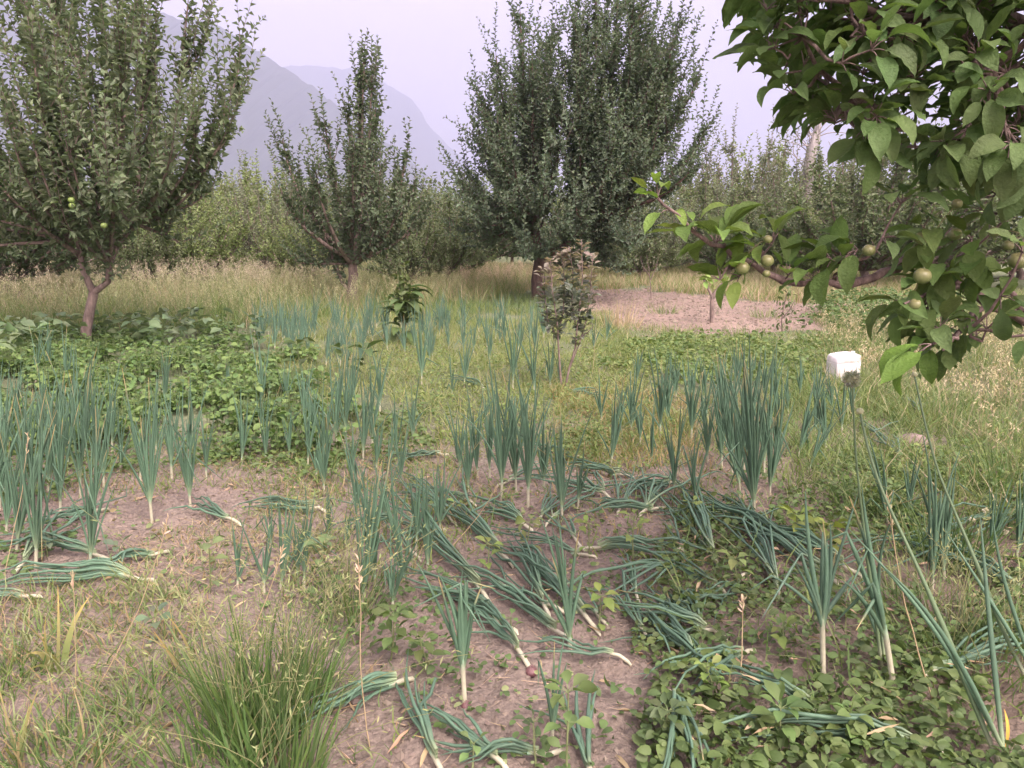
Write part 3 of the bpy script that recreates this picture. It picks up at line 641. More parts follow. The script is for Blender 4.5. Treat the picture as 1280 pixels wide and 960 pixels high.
def rosette(c, outd, n, L0=.076, col=(.10, .165, .06), spread=.75):
    a = np.arange(n)*2.4+RNG.random()*6.28; ax = nrm(outd); a1 = nrm(np.cross(ax, (.3, .9, .2))); a2 = np.cross(ax, a1)
    rad = a1*np.cos(a)[:, None]+a2*np.sin(a)[:, None]; al = RNG.uniform(.6, 1.3, n)*spread
    d = ax*np.cos(al)[:, None]+rad*np.sin(al)[:, None]; d[:, 2] -= RNG.uniform(0, .35, n)
    nn = nrm(ax*.5+U*1.0+RNG.normal(0, .35, (n, 3))); L_ = L0*RNG.uniform(.7, 1.2, n)
    st = c+nrm(d)*.006; pet = st+nrm(d)*.022
    wg.tubes(np.stack([np.broadcast_to(c, (n, 3)), (st+pet)/2+U*.002, pet], 1), np.array([[.0013, .0012, .001]]), np.array([.2, .25, .1]), S=4)
    nl.leaves(pet, d, nn, L_, L_*RNG.uniform(.40, .52, n), colvar(col, n, .22, .07), LEAF9, curl=RNG.uniform(.0, 1.3, n), fold=RNG.uniform(.05, .35), wav=.035)
reg = [(948, -260), (1500, -260), (1500, 430), (1290, 430), (1230, 445), (1150, 405), (1118, 365), (1150, 300), (1120, 245), (1140, 215), (1080, 165), (1075, 135), (1020, 150), (985, 110), (965, 70), (945, 15)]
cnt = 0
while cnt < 400:
    a, b_ = RNG.uniform(945, 1480), RNG.uniform(-250, 440)
    if not inpoly(np.array([a]), np.array([b_]), reg)[0]: continue
    if 215 < b_ and RNG.random() < .8: continue
    c = P(a, b_, RNG.uniform(1.55, 2.35)); dd = np.linalg.norm(allb-c, axis=1); j = dd.argmin()
    if dd[j] > .5: continue
    s_ = np.linspace(0, 1, 6)[:, None]; tw = allb[j]*(1-s_)+c*s_+np.array([0, 0, -.03])*np.sin(s_*3.14)+RNG.normal(0, .006, (6, 3))*np.sin(s_*3.14)
    wg.tubes(tw, np.linspace(.0045, .0018, 6)[None], np.array([.2, .15, .1]), S=5)
    od = nrm(c-allb[j]+U*.1+np.array([-.05, -.03, 0])); rosette(c, od, RNG.integers(5, 9))
    if dd[j] > .12: rosette(tw[3], nrm(od+RNG.normal(0, .5, 3)), 4, .07)
    cnt += 1
# clusters along the drooping front branch, as in the picture
for (a, b_, n, L0, cc) in [(958, 12, 6, .08, (.1, .17, .06)), (972, 35, 6, .075, (.1, .17, .06)), (962, 62, 5, .08, (.1, .17, .06)), (978, 92, 6, .08, (.1, .17, .06)), (992, 118, 6, .08, (.1, .17, .06)), (1005, 80, 6, .075, (.1, .17, .06)), (1045, 150, 6, .085, (.1, .17, .06)), (1085, 185, 5, .085, (.1, .17, .06)), (1010, 20, 6, .08, (.1, .17, .06)),(822, 246, 5, .055, (.17, .27, .06)), (835, 262, 3, .06, (.15, .24, .06)), (868, 290, 6, .085, (.14, .22, .06)), (895, 305, 7, .085, (.13, .21, .06)), (905, 300, 5, .09, (.13, .21, .06)), (955, 315, 8, .085, (.11, .18, .05)), (965, 305, 6, .08, (.12, .19, .05)),
                        (985, 345, 6, .07, (.1, .17, .05)), (925, 345, 5, .09, (.13, .22, .05)), (900, 350, 4, .055, (.19, .31, .07)), (1040, 325, 6, .08, (.1, .17, .05)), (1072, 312, 6, .08, (.1, .17, .05)), (1050, 330, 5, .07, (.1, .17, .05)), (1020, 352, 4, .07, (.1, .17, .05)),
                        (1135, 378, 5, .08, (.12, .2, .06)), (1165, 428, 4, .10, (.11, .2, .05)), (1190, 420, 6, .09, (.09, .15, .05)), (1205, 405, 5, .08, (.09, .15, .05)), (1160, 385, 6, .08, (.1, .17, .05)), (1175, 330, 7, .08, (.1, .17, .05)), (1230, 330, 7, .08, (.1, .17, .05)), (1265, 345, 7, .08, (.1, .17, .05)), (1215, 300, 8, .085, (.11, .18, .05)), (1160, 290, 7, .08, (.11, .18, .05))]:
    c = P(a, b_, 1.72); dd = np.linalg.norm(allb-c, axis=1); j = dd.argmin()
    s_ = np.linspace(0, 1, 4)[:, None]; wg.tubes(allb[j]*(1-s_)+c*s_, np.linspace(.003, .0016, 4)[None], np.array([.2, .17, .1]), S=5)
    rosette(c, nrm(U*.5+np.array([-.4, -.2, 0])+RNG.normal(0, .3, 3)) if a < 1100 else nrm(np.array([-.7, -.3, -.1])), n, L0, cc)
rosette(P(1165, 430, 1.58), np.array([-.9, 0, -.25]), 3, .1, (.12, .22, .05), .4)
wg.build('branches', M['bark_near'], t, origin=tb)
nl.build('crown', M['near_leaf'], t, origin=tb)
for (a, b_, r, Yd) in [(928, 335, .0175, 1.69), (959, 326, .0165, 1.7), (960, 299, .011, 1.7), (958, 342, .010, 1.7), (1086, 313, .016, 1.7), (1152, 298, .0175, 1.68), (1153, 345, .021, 1.66), (1145, 381, .016, 1.64), (1194, 293, .016, 1.72), (1272, 326, .022, 1.7), (1260, 307, .014, 1.75), (1198, 380, .009, 1.7), (1243, 290, .015, 1.8), (1196, 255, .014, 1.8)]:
    g = Geo(); c = P(a, b_, Yd); tl = nrm(np.array([RNG.normal(0, .3), -.3, 1])); g.ball((0, 0, 0), r*.88, (.13, .20, .065), 18, 12, .93, .28, topcol=(.20, .20, .09), tilt=tl)
    ap = g.build('apple', M['apple'], None); ap.parent = t; ap.location = c-tb
    g = Geo(); j = np.linalg.norm(allb-c, axis=1).argmin(); e = allb[j]-c; s_ = np.linspace(.1, 1, 5)[:, None]
    g.tubes(e*s_+U*.008*np.sin(s_*3.14), np.linspace(.0012, .0015, 5)[None], np.array([.2, .2, .1]), S=5); st = g.build('fruit_stalk', M['stem'], ap)

# ------------------------------------------------------------------ ground vegetation that nobody could count
RNG = np.random.default_rng(2024)
def scatter(poly, dens, jit=(10, 5), clump=0.0, cs=1.5, zmax=30):
    g = G([p[0] for p in poly], [max(p[1], 318) for p in poly]); lo = g.min(0)-.3; hi = g.max(0)+.3
    n = int((hi-lo).prod()*dens); n = min(n, 1500000)
    x = RNG.uniform(lo[0], hi[0], n); y = RNG.uniform(lo[1], hi[1], n)
    px, py = proj(x, y); m = inpoly(px+jit[0]*2*(fbm(x*2, y*2, 2)-.5)*2, py+jit[1]*2*(fbm(x*2+50, y*2, 2)-.5)*2, poly)
    if clump > 0: m &= RNG.random(n) < np.clip((fbm(x*cs+11, y*cs+5, 3)-clump)*6, 0.0, 1)
    x, y = x[m], y[m]; return np.stack([x, y, TH(x, y)], -1)
def grass(g, pts, h, w_, col, lean=.35, bend=.4, K=4, tip=None, hn=None):
    n = len(pts); 
    if n == 0: return
    H = RNG.uniform(h[0], h[1], n)*(1 if hn is None else hn)
    d = nrm(U+RNG.normal(0, lean, (n, 3))*[1, 1, .1]); bd = RNG.normal(0, bend, (n, 3)); bd[:, 2] = -np.abs(bd[:, 2])*.6
    pal = np.atleast_2d(col); c = colvar((1, 1, 1), n, .18, .05)*pal[RNG.integers(0, len(pal), n)]
    g.blades(pts-[0, 0, .01], d, bd, H, w_*RNG.uniform(.7, 1.3, n), c, K=K, tipcol=None if tip is None else (c*.4+np.array(tip)*.6))
def herbs(g, pts, hmax, L0, col, prof=ROUND5, tiltv=.6, aspect=.7, hp=.6):
    n = len(pts)
    if n == 0: return
    z = hmax*RNG.random(n)**hp; p = pts+np.stack([0*z, 0*z, z], -1); a = RNG.random(n)*6.283
    d = np.stack([np.cos(a), np.sin(a), RNG.uniform(-.25, .45, n)], -1); nn = nrm(U+RNG.normal(0, tiltv, (n, 3)))
    L_ = L0*RNG.uniform(.4, 1.35, n); pal = np.atleast_2d(col)
    g.leaves(p, d, nn, L_, L_*aspect, colvar((1, 1, 1), n, .2, .06)*pal[RNG.integers(0, len(pal), n)], prof, curl=RNG.uniform(.1, .8, n), fold=RNG.uniform(.05, .22))
YG = (.21, .29, .09); GG = (.13, .22, .075); DG = (.10, .165, .06); ST = (.46, .41, .27); SG = (.26, .32, .15); BL = (.14, .20, .12)
PK = (.46, .37, .27)
# tall meadow at the back and left
g = Geo()
pts = scatter([(-260, 322), (560, 322), (640, 350), (660, 372), (600, 388), (520, 392), (440, 400), (330, 405), (240, 420), (120, 428), (-320, 432)], 420)
pts = pts[RNG.permutation(len(pts))[:100000]]
hn = .75+.6*fbm(pts[:, 0]*.8, pts[:, 1]*.8, 3); dry = .6*fbm(pts[:, 0]*.9+30, pts[:, 1]*.7, 3)+.4*fbm(pts[:, 0]*3, pts[:, 1]*2, 2) + np.clip((pts[:, 1]-10)*.03, -.1, .15)
m = RNG.random(len(pts)) < np.clip((dry-.46)*5, .05, .7)
grass(g, pts[m], (.25, .55), .007, [ST, SG, PK, (.36, .33, .18)], .25, .25, hn=hn[m]); grass(g, pts[~m], (.2, .58), .010, [YG, GG, SG, (.16, .21, .08)], .3, .35, hn=hn[~m])
p2 = scatter([(560, 372), (735, 362), (820, 364), (900, 371), (985, 375), (1090, 382), (1200, 380), (1200, 345), (1000, 338), (560, 334)], 520)
p2 = p2[RNG.permutation(len(p2))[:110000]]; grass(g, p2, (.15, .38), .012, [ST, SG, PK, YG], .3, .3)
tag(g.build('meadow_grass', M['grass']), 'tall green and straw-coloured meadow grass in front of the apple trees', 'grass', kind='stuff')
# dry oat heads
def oats(poly, n, H, col, name, label):
    pts = scatter(poly, 60); pts = pts[RNG.permutation(len(pts))[:n]]; n = len(pts); g = Geo()
    h = RNG.uniform(*H, n); bd = RNG.normal(0, .16, (n, 3)); bd[:, 2] = -.05; d = nrm(U+RNG.normal(0, .1, (n, 3)))
    K = 5; s_ = np.linspace(0, 1, K)[None, :, None]; P_ = pts[:, None]+d[:, None]*h[:, None, None]*s_+bd[:, None]*h[:, None, None]*s_**2
    g.tubes(P_, np.linspace(.0022, .001, K)[None], np.array(col)*.8, S=3)
    q = 22; t = RNG.uniform(.62, 1, (n, q)); pos = pts[:, None]+d[:, None]*(h[:, None]*t)[..., None]+bd[:, None]*(h[:, None]*t*t)[..., None]
    sp_ = .07*(1.15-t); pos = pos+RNG.normal(0, 1, (n, q, 3))*sp_[..., None]*[1, 1, .5]; pos = pos.reshape(-1, 3)
    dd = nrm(RNG.normal(0, .6, (len(pos), 3))-U*.8); L_ = RNG.uniform(.018, .032, len(pos))
    g.leaves(pos, dd, RNG.normal(0, 1, (len(pos), 3)), L_, L_*.35, colvar(col, len(pos), .25, .06), fold=.3)
    tag(g.build(name, M['straw'], smooth=False), label, 'grass', kind='stuff')
oats([(-60, 360), (20, 350), (180, 352), (380, 350), (460, 356), (440, 375), (300, 385), (170, 380), (60, 395), (-60, 400)], 1000, (.5, .85), (.50, .46, .35), 'oat_grass', 'pale pinkish dry oat heads standing above the meadow')
oats([(-200, 350), (560, 350), (600, 380), (440, 395), (240, 415), (-200, 425)], 2600, (.35, .65), (.36, .38, .22), 'oat_grass', 'finer pale green grass heads all through the meadow')
oats([(560, 350), (660, 350), (665, 368), (580, 372)], 160, (.4, .6), (.6, .5, .38), 'oat_grass', 'straw-coloured grass heads beside the reddish trunk of the biggest tree')
oats([(1000, 420), (1330, 400), (1500, 560), (1290, 620), (1150, 540), (1050, 470)], 330, (.25, .5), (.45, .42, .27), 'oat_grass', 'pale grass heads on the slope right of the white canister')
# short fine grass and mist of weeds in the middle
g = Geo()
for poly, den, hh, pal, mx_ in [
    ([(-150, 395), (200, 395), (560, 375), (600, 390), (330, 410), (100, 432), (-200, 432)], 260, (.15, .45), [GG, (.12, .2, .06), (.17, .26, .08)], 12000),
    ([(330, 395), (560, 385), (760, 395), (800, 440), (870, 560), (760, 585), (560, 560), (430, 540), (330, 455)], 1300, (.05, .17), [YG, YG, SG, (.17, .23, .07), (.33, .33, .15)], 42000),
    ([(480, 372), (680, 372), (690, 400), (560, 405), (460, 395)], 600, (.1, .3), [GG, YG, BL], 12000),
    ([(740, 418), (830, 426), (1010, 428), (1060, 404), (1110, 440), (1040, 480), (820, 470), (750, 440)], 900, (.06, .18), [YG, GG, (.16, .24, .07)], 26000),
    ([(1020, 395), (1360, 360), (1700, 600), (1500, 720), (1240, 660), (1080, 600), (1040, 500)], 900, (.1, .32), [GG, SG, YG, ST, (.15, .21, .09)], 52000),
    ([(960, 480), (1120, 480), (1400, 560), (1400, 680), (1150, 660), (980, 600)], 1100, (.06, .22), [GG, YG, SG], 16000),
    ([(720, 398), (800, 410), (900, 418), (1010, 418), (1030, 432), (820, 434), (740, 425)], 700, (.05, .2), [GG, YG, SG, ST], 5000),
    ([(728, 360), (985, 374), (1090, 380), (1000, 413), (900, 420), (800, 414), (745, 402)], 14, (.04, .16), [ST, SG, YG], 900),
    ([(1040, 500), (1250, 510), (1260, 570), (1050, 560)], 700, (.05, .18), [ST, SG, GG], 2500),
    ([(860, 470), (1080, 480), (1300, 640), (1150, 680), (960, 600), (860, 560)], 900, (.05, .18), [GG, YG, SG], 14000),
    ([(690, 480), (860, 490), (870, 590), (700, 580)], 2600, (.05, .14), [YG, SG, (.42, .34, .17), (.36, .28, .14)], 9000),
    ([(-40, 770), (120, 720), (260, 750), (250, 860), (140, 990), (-120, 990)], 2600, (.04, .15), [GG, SG, (.36, .29, .17), YG], 8000),
    ([(150, 690), (270, 640), (330, 640), (300, 720), (220, 760), (150, 740)], 2200, (.03, .1), [(.36, .29, .17), SG, GG, ST], 2600),
    ([(-60, 760), (200, 740), (420, 780), (540, 880), (480, 1000), (-200, 1000)], 900, (.03, .12), [GG, SG, (.36, .29, .17), YG], 6000),
    ([(380, 560), (560, 560), (640, 640), (560, 700), (460, 780), (360, 760), (300, 660)], 900, (.04, .16), [GG, YG, (.36, .30, .17)], 3400),
    ([(240, 560), (420, 560), (430, 620), (300, 640), (60, 620), (60, 580)], 1600, (.03, .1), [GG, YG, (.36, .30, .17)], 4500),
    ([(640, 560), (900, 560), (960, 640), (900, 740), (760, 720), (660, 640)], 700, (.03, .12), [GG, YG, (.40, .32, .17)], 3600),
    ([(560, 560), (600, 700), (400, 700), (330, 610), (420, 560)], 500, (.03, .12), [SG, (.36, .30, .17), YG], 2600),
    ([(860, 590), (1280, 640), (1500, 820), (1400, 990), (900, 900), (820, 720)], 420, (.06, .2), [GG, SG, YG], 4200)]:
    p = scatter(poly, den, clump=.24, cs=2.0); p = p[RNG.permutation(len(p))[:int(mx_*1.6)]]; grass(g, p, hh, .0055 if poly[0][1] > 640 else .0065, pal, .5, .45)
p = scatter([(960, 490), (1060, 480), (1280, 500), (1300, 580), (1150, 600), (980, 590)], 1500); grass(g, p[:9000], (.05, .17), .0065, [GG, SG, YG, GG], .5, .45)
tag(g.build('short_grass', M['grass']), 'short yellow-green grass and fine weeds between the onion rows', 'grass', kind='stuff')
# broad bean-like leaves on the left
g = Geo(); sg = Geo()
poly = [(-260, 440), (-60, 425), (60, 418), (170, 420), (290, 428), (330, 445), (420, 500), (480, 545), (420, 570), (300, 575), (200, 560), (100, 575), (0, 590), (-260, 620)]
p = scatter(poly, 400, jit=(45, 22), clump=.36, cs=2.4); hh = .10+.20*fbm(p[:, 0]*2.2, p[:, 1]*2.2, 3)
for _ in range(1):
    c3 = np.repeat(p, 4, 0)+RNG.normal(0, .022, (len(p)*4, 3))*[1, 1, .3]; H = np.repeat(hh*RNG.random(len(p))**.5, 4)*RNG.uniform(.6, 1, len(p)*4); c3[:, 2] += H
    a = RNG.random(len(c3))*6.283; d = np.stack([np.cos(a), np.sin(a), RNG.uniform(-.3, .3, len(c3))], -1); nn = nrm(U+RNG.normal(0, .35, (len(c3), 3))); L_ = RNG.uniform(.035, .068, len(c3))
    pal = np.array([(.12, .22, .07), (.155, .26, .08), (.10, .18, .075), (.18, .28, .09)])
    g.leaves(c3, d, nn, L_, L_*.68, colvar((1, 1, 1), len(c3), .15, .05)*pal[RNG.integers(0, 4, len(c3))], ROUND5, curl=RNG.uniform(.1, .8, len(c3)), fold=.15)
    sg.tubes(np.stack([p, p+np.stack([0*hh, 0*hh, hh*.5], -1)+RNG.normal(0, .01, p.shape), p+np.stack([0*hh, 0*hh, hh*.95], -1)], 1), np.array([[.003, .0025, .002]]), np.array([.14, .2, .08]), S=3)
bc = g.build('bean_leaves', M['herb']); tag(bc, 'bright green mat of broad bean-like leaves in the left bed', 'ground cover', kind='stuff')
sg.build('stems', M['stem'], bc)
# larger grey-green leaves standing above it at the back
g = Geo(); p = scatter([(-40, 440), (40, 432), (180, 425), (300, 430), (330, 445), (250, 442), (100, 440), (-20, 490)], 22); q = np.repeat(p, 5, 0); q[:, 2] += RNG.uniform(.1, .36, len(q)); q[:, :2] += RNG.normal(0, .05, (len(q), 2))
a = RNG.random(len(q))*6.28; L_ = RNG.uniform(.09, .16, len(q))
g.leaves(q, np.stack([np.cos(a), np.sin(a), RNG.uniform(-.2, .7, len(q))], -1), nrm(U+RNG.normal(0, .4, (len(q), 3))), L_, L_*.6, colvar((.14, .21, .11), len(q)), LEAF6, curl=.5, fold=.2)
tag(g.build('tall_weeds', M['herb']), 'taller grey-green leafy weeds at the back edge of the bean leaves', 'weeds', kind='stuff')
# weed mat of small rounded leaves
g = Geo()
for poly, den, hm, L0, pal, cl, mx_ in [
    ([(820, 880), (800, 700), (870, 600), (960, 590), (1130, 600), (1330, 650), (1700, 900), (1600, 1100), (850, 1100)], 2600, .06, .026, [GG, DG, (.13, .19, .06), (.10, .15, .06)], .30, 15000),
    ([(900, 840), (1000, 860), (1140, 820), (1330, 780), (1600, 1000), (1500, 1150), (850, 1150), (830, 930)], 2200, .07, .034, [(.12, .19, .06), (.09, .15, .05), (.15, .22, .08)], .30, 10000),
    ([(-100, 545), (420, 535), (440, 590), (260, 600), (60, 615), (-100, 620)], 1800, .07, .028, [GG, DG, (.17, .25, .08)], .22, 14000),
    ([(640, 1000), (620, 930), (760, 840), (900, 850), (900, 1000)], 700, .04, .03, [GG, DG], .42, 900),
    ([(700, 640), (860, 620), (1000, 690), (1000, 800), (860, 830), (700, 740)], 1500, .035, .02, [GG, (.15, .19, .07), DG], .38, 5000),
    ([(260, 575), (420, 565), (600, 560), (620, 640), (470, 660), (300, 640)], 1500, .03, .018, [YG, GG, (.19, .19, .09)], .40, 6000),
    ([(380, 730), (560, 730), (620, 850), (500, 880), (380, 850)], 1400, .05, .024, [GG, DG], .38, 2200),
    ([(560, 640), (760, 640), (800, 800), (640, 860), (560, 760)], 700, .03, .02, [GG, DG, SG], .34, 2600),
    ([(520, 860), (640, 860), (700, 980), (480, 990)], 700, .03, .02, [GG, DG, SG], .36, 900),
    ([(100, 640), (260, 650), (460, 680), (420, 760), (140, 760)], 900, .03, .02, [GG, SG, (.3, .26, .14)], .34, 3500),
    ([(-60, 640), (60, 650), (90, 700), (40, 760), (-80, 770)], 1200, .03, .03, [DG, GG], .42, 1000),
    ([(560, 430), (760, 430), (860, 520), (820, 580), (640, 560), (480, 540), (480, 450)], 900, .06, .024, [YG, (.2, .26, .09), GG], .30, 16000),
    ([(690, 540), (760, 540), (770, 585), (700, 585)], 3000, .13, .022, [(.12, .18, .06), (.15, .22, .07)], .12, 2500),
    ([(380, 540), (560, 530), (570, 560), (470, 585), (400, 575)], 1200, .09, .035, [GG, (.13, .19, .07)], .25, 3000),
    ([(750, 424), (830, 428), (1010, 428), (1080, 440), (1040, 480), (800, 470)], 700, .09, .045, [GG, (.15, .22, .07), (.2, .27, .09)], .26, 22000),
    ([(1000, 410), (1060, 385), (1240, 395), (1200, 425), (1080, 430)], 600, .35, .05, [DG, GG], .22, 14000),
    ([(1050, 600), (1200, 560), (1500, 640), (1500, 740), (1150, 720)], 900, .1, .03, [GG, DG, YG], .28, 7000)]:
    p = scatter(poly, den, jit=(35, 18), clump=cl, cs=3.4); p = p[RNG.permutation(len(p))[:mx_]]; herbs(g, p, hm, L0, pal)
tag(g.build('weed_mat', M['herb']), 'dense mat of small round-leaved weeds covering the soil', 'weeds', kind='stuff')
# dry straw lying on the soil
g = Geo(); n = 0
for poly, den in [([(-100, 640), (900, 600), (1000, 800), (900, 1000), (-200, 1000)], 130), ([(140, 690), (260, 640), (320, 680), (260, 770), (150, 750)], 900), ([(60, 800), (170, 790), (150, 870), (60, 860)], 700), ([(700, 520), (900, 540), (940, 650), (860, 660), (720, 600)], 300)]:
    p = scatter(poly, den); n = len(p); a = RNG.random(n)*6.28; d = np.stack([np.cos(a), np.sin(a), RNG.uniform(0, .25, n)], -1)
    g.blades(p+[0, 0, .004], d, RNG.normal(0, .2, (n, 3))*[1, 1, .05], RNG.uniform(.03, .13, n), RNG.uniform(.0015, .004, n), colvar((.42, .33, .22), n, .3, .06), K=4)
p = scatter([(-100, 620), (560, 560), (950, 600), (1060, 760), (900, 1000), (-200, 1000)], 26); p = np.concatenate([p, scatter([(860, 640), (1300, 640), (1500, 1000), (860, 1000)], 30)+[0, 0, .05]]); n = len(p); a = RNG.random(n)*6.28; d = np.stack([np.cos(a), np.sin(a), 0*a], -1)
g.leaves(p+[0, 0, .006], d, nrm(U+RNG.normal(0, .3, (n, 3))), RNG.uniform(.03, .11, n), RNG.uniform(.005, .014, n), colvar((.38, .30, .19), n, .35, .08), LEAF6, curl=RNG.uniform(-.4, .4, n), fold=.3, wav=.2)
tag(g.build('straw_litter', M['straw']), 'bits of dry straw and dead leaves on the soil', 'litter', kind='stuff')
# clods and crumbs of soil
g = Geo(); p = scatter([(-100, 600), (650, 560), (960, 640), (1060, 800), (1000, 1000), (-300, 1000)], 1300, clump=.3); p = p[RNG.permutation(len(p))[:15000]]
p_ = scatter([(728, 362), (985, 376), (1090, 382), (1000, 413), (900, 420), (800, 414), (745, 402)], 160); nb_ = len(p); p = np.concatenate([p, p_[:5000]])
tetra = nrm(np.array([(1, 0, 0), (-1, 0, 0), (0, 1, 0), (0, -1, 0), (0, 0, 1), (0, 0, -1)])); fa = np.array([(0, 2, 4), (2, 1, 4), (1, 3, 4), (3, 0, 4), (2, 0, 5), (1, 2, 5), (3, 1, 5), (0, 3, 5)])
n = len(p); r = .004+.013*RNG.random(n)**3; r[nb_:] = .012+.035*RNG.random(n-nb_)**2; V = tetra[None]*r[:, None, None]*RNG.uniform(.5, 1.3, (n, 6, 1))*[1, 1, .7]+RNG.normal(0, .18, (n, 6, 3))*r[:, None, None]+p[:, None]
g.add(V, np.repeat(colvar((.25, .214, .178), n, .2, .03)[:, None], 6, 1), tris=(np.arange(n)[:, None, None]*6+fa[None]).reshape(-1, 3))
tag(g.build('soil_clods', M['straw'], smooth=False), 'small crumbly clods of dry pinkish soil', 'soil', kind='stuff')

# ------------------------------------------------------------------ onions
LC = np.array([.088, .168, .105]); LD = np.array([.055, .11, .075]); WH = np.array([.46, .47, .34]); YT = np.array([.45, .36, .16])
def leafcols(n, K, blue=0.0, yellow=.22):
    base = LC*(1-RNG.random((n, 1))*.0)*RNG.uniform(.75, 1.25, (n, 1)) + np.array([.012, .016, .02])*blue
    t = np.linspace(0, 1, K)[None, :, None]; c = base[:, None]*np.ones((1, K, 1))
    b = np.clip(1-t*7, 0, 1); c = c*(1-b*.8)+np.array([.33, .42, .24])*b*.8
    y = (RNG.random((n, 1, 1)) < yellow)*np.clip((t-.8)*6, 0, 1); return c*(1-y)+YT*y
def bulb(parent, c, base, r=.018):
    g = Geo(); c = np.asarray(c); g.ball((0, 0, 0), r, (.07, .022, .035), 16, 10, .85, -.25, topcol=(.17, .09, .09))
    K = 4
    for i in range(9):
        a = i*.7; p = np.array([[math.cos(a)*r*.98, math.sin(a)*r*.98, -.002], [math.cos(a)*r*.85, math.sin(a)*r*.85, r*.55], [math.cos(a)*r*.4, math.sin(a)*r*.4, r*1.0], [0, 0, r*1.35]]); g.tubes(p, np.linspace(.0012, .0006, 4)[None], np.array([.2, .11, .11]), S=3)
    o = g.build('bulb', M['bulb'], parent); o.location = c-base; return o
def upright(px, py, hpx, label, group, leanpx=0, n=None, fan=.22, az=None, rad=None, bulb_=False, neckf=.10, name='onion_plant', blue=0):
    b = ground3(px, py); top = P(px+leanpx, py-hpx, b[1]); H = max(.12, top[2]-b[2]); ax = nrm(top-b)
    n = int(round((n or 7)*1.8)); az = RNG.random()*3.14 if az is None else az; pd = np.array([math.cos(az), math.sin(az), 0])
    r0 = rad or np.clip(.0042+.004*(H-.3), .0034, .0066)*RNG.uniform(.85, 1.15)
    nk = H*neckf*RNG.uniform(.7, 1.3); t = thing(name, b, label, 'onion plant', group)
    neck = b+ax*nk; g = Geo(); st = b-[0, 0, .015]
    g.tubes(np.array([st, b+ax*nk*.4, neck, neck+ax*nk*.35]), np.array([[r0*1.5, r0*1.15, r0*1.2, r0*1.0]]), np.array([[WH*.85, WH, WH*.8+LC*.1, LC*2.0]]), S=8)
    for k in range(3):
        a = RNG.random()*6.28; g.tubes(np.array([b+ax*.012, b+[math.cos(a)*.012, math.sin(a)*.012, .004], b+[math.cos(a)*.025, math.sin(a)*.025, -.003]]), np.array([[.0015, .0012, .0008]]), np.array([.5, .4, .28]), S=3)
    g.build('stalk', M['pale'], t, origin=b)
    K = 9; s_ = np.linspace(0, 1, K); th = np.linspace(-fan, fan, n)*RNG.uniform(.35, .95, n); off = RNG.normal(0, .055, (n, 3)); L_ = (H-nk*.6)*RNG.uniform(.5, 1.06, n)
    out_ = RNG.random(n) < .12; th = np.where(out_, th*1.9+RNG.choice([-.2, .2], n), th); L_ = np.where(out_, L_*.75, L_)
    d = nrm(ax+pd*np.tan(th)[:, None]+off); bend = (pd*np.sign(th)[:, None]*RNG.uniform(-.12, .12, n)[:, None]+RNG.normal(0, .06, (n, 3)))
    bend[:, 2] = np.where(out_, -.25, 0)
    stag = RNG.uniform(0, .5, n)
    path = (neck-ax*nk*.15)[None, None]+(ax[None]*(stag*nk)[:, None])[:, None]+d[:, None]*(L_[:, None]*s_)[..., None]+bend[:, None]*(L_[:, None]*s_**2)[..., None]
    for i in range(n):                                  # some leaves kink and hang
        if RNG.random() < .2:
            k = RNG.integers(4, 7); dn = nrm(d[i]*[1, 1, 0]+RNG.normal(0, .5, 3)*[1, 1, 0]-U*RNG.uniform(.3, 1.3)); step = L_[i]/(K-1)
            for q in range(k+1, K): path[i, q] = path[i, q-1]+dn*step
            path[i, :, 2] = np.maximum(path[i, :, 2], b[2]+.01)
    R = r0*np.array([.75, .95, 1.02, 1.0, .92, .8, .64, .42, .1])[None]*RNG.uniform(.75, 1.15, (n, 1))
    g = Geo(); g.tubes(path, R, leafcols(n, K, blue), S=6, flat=.8); g.build('leaves', M['onion'], t, origin=b)
    if bulb_: bulb(t, b+[.004, -.006, -.002], b, .015)
    return t
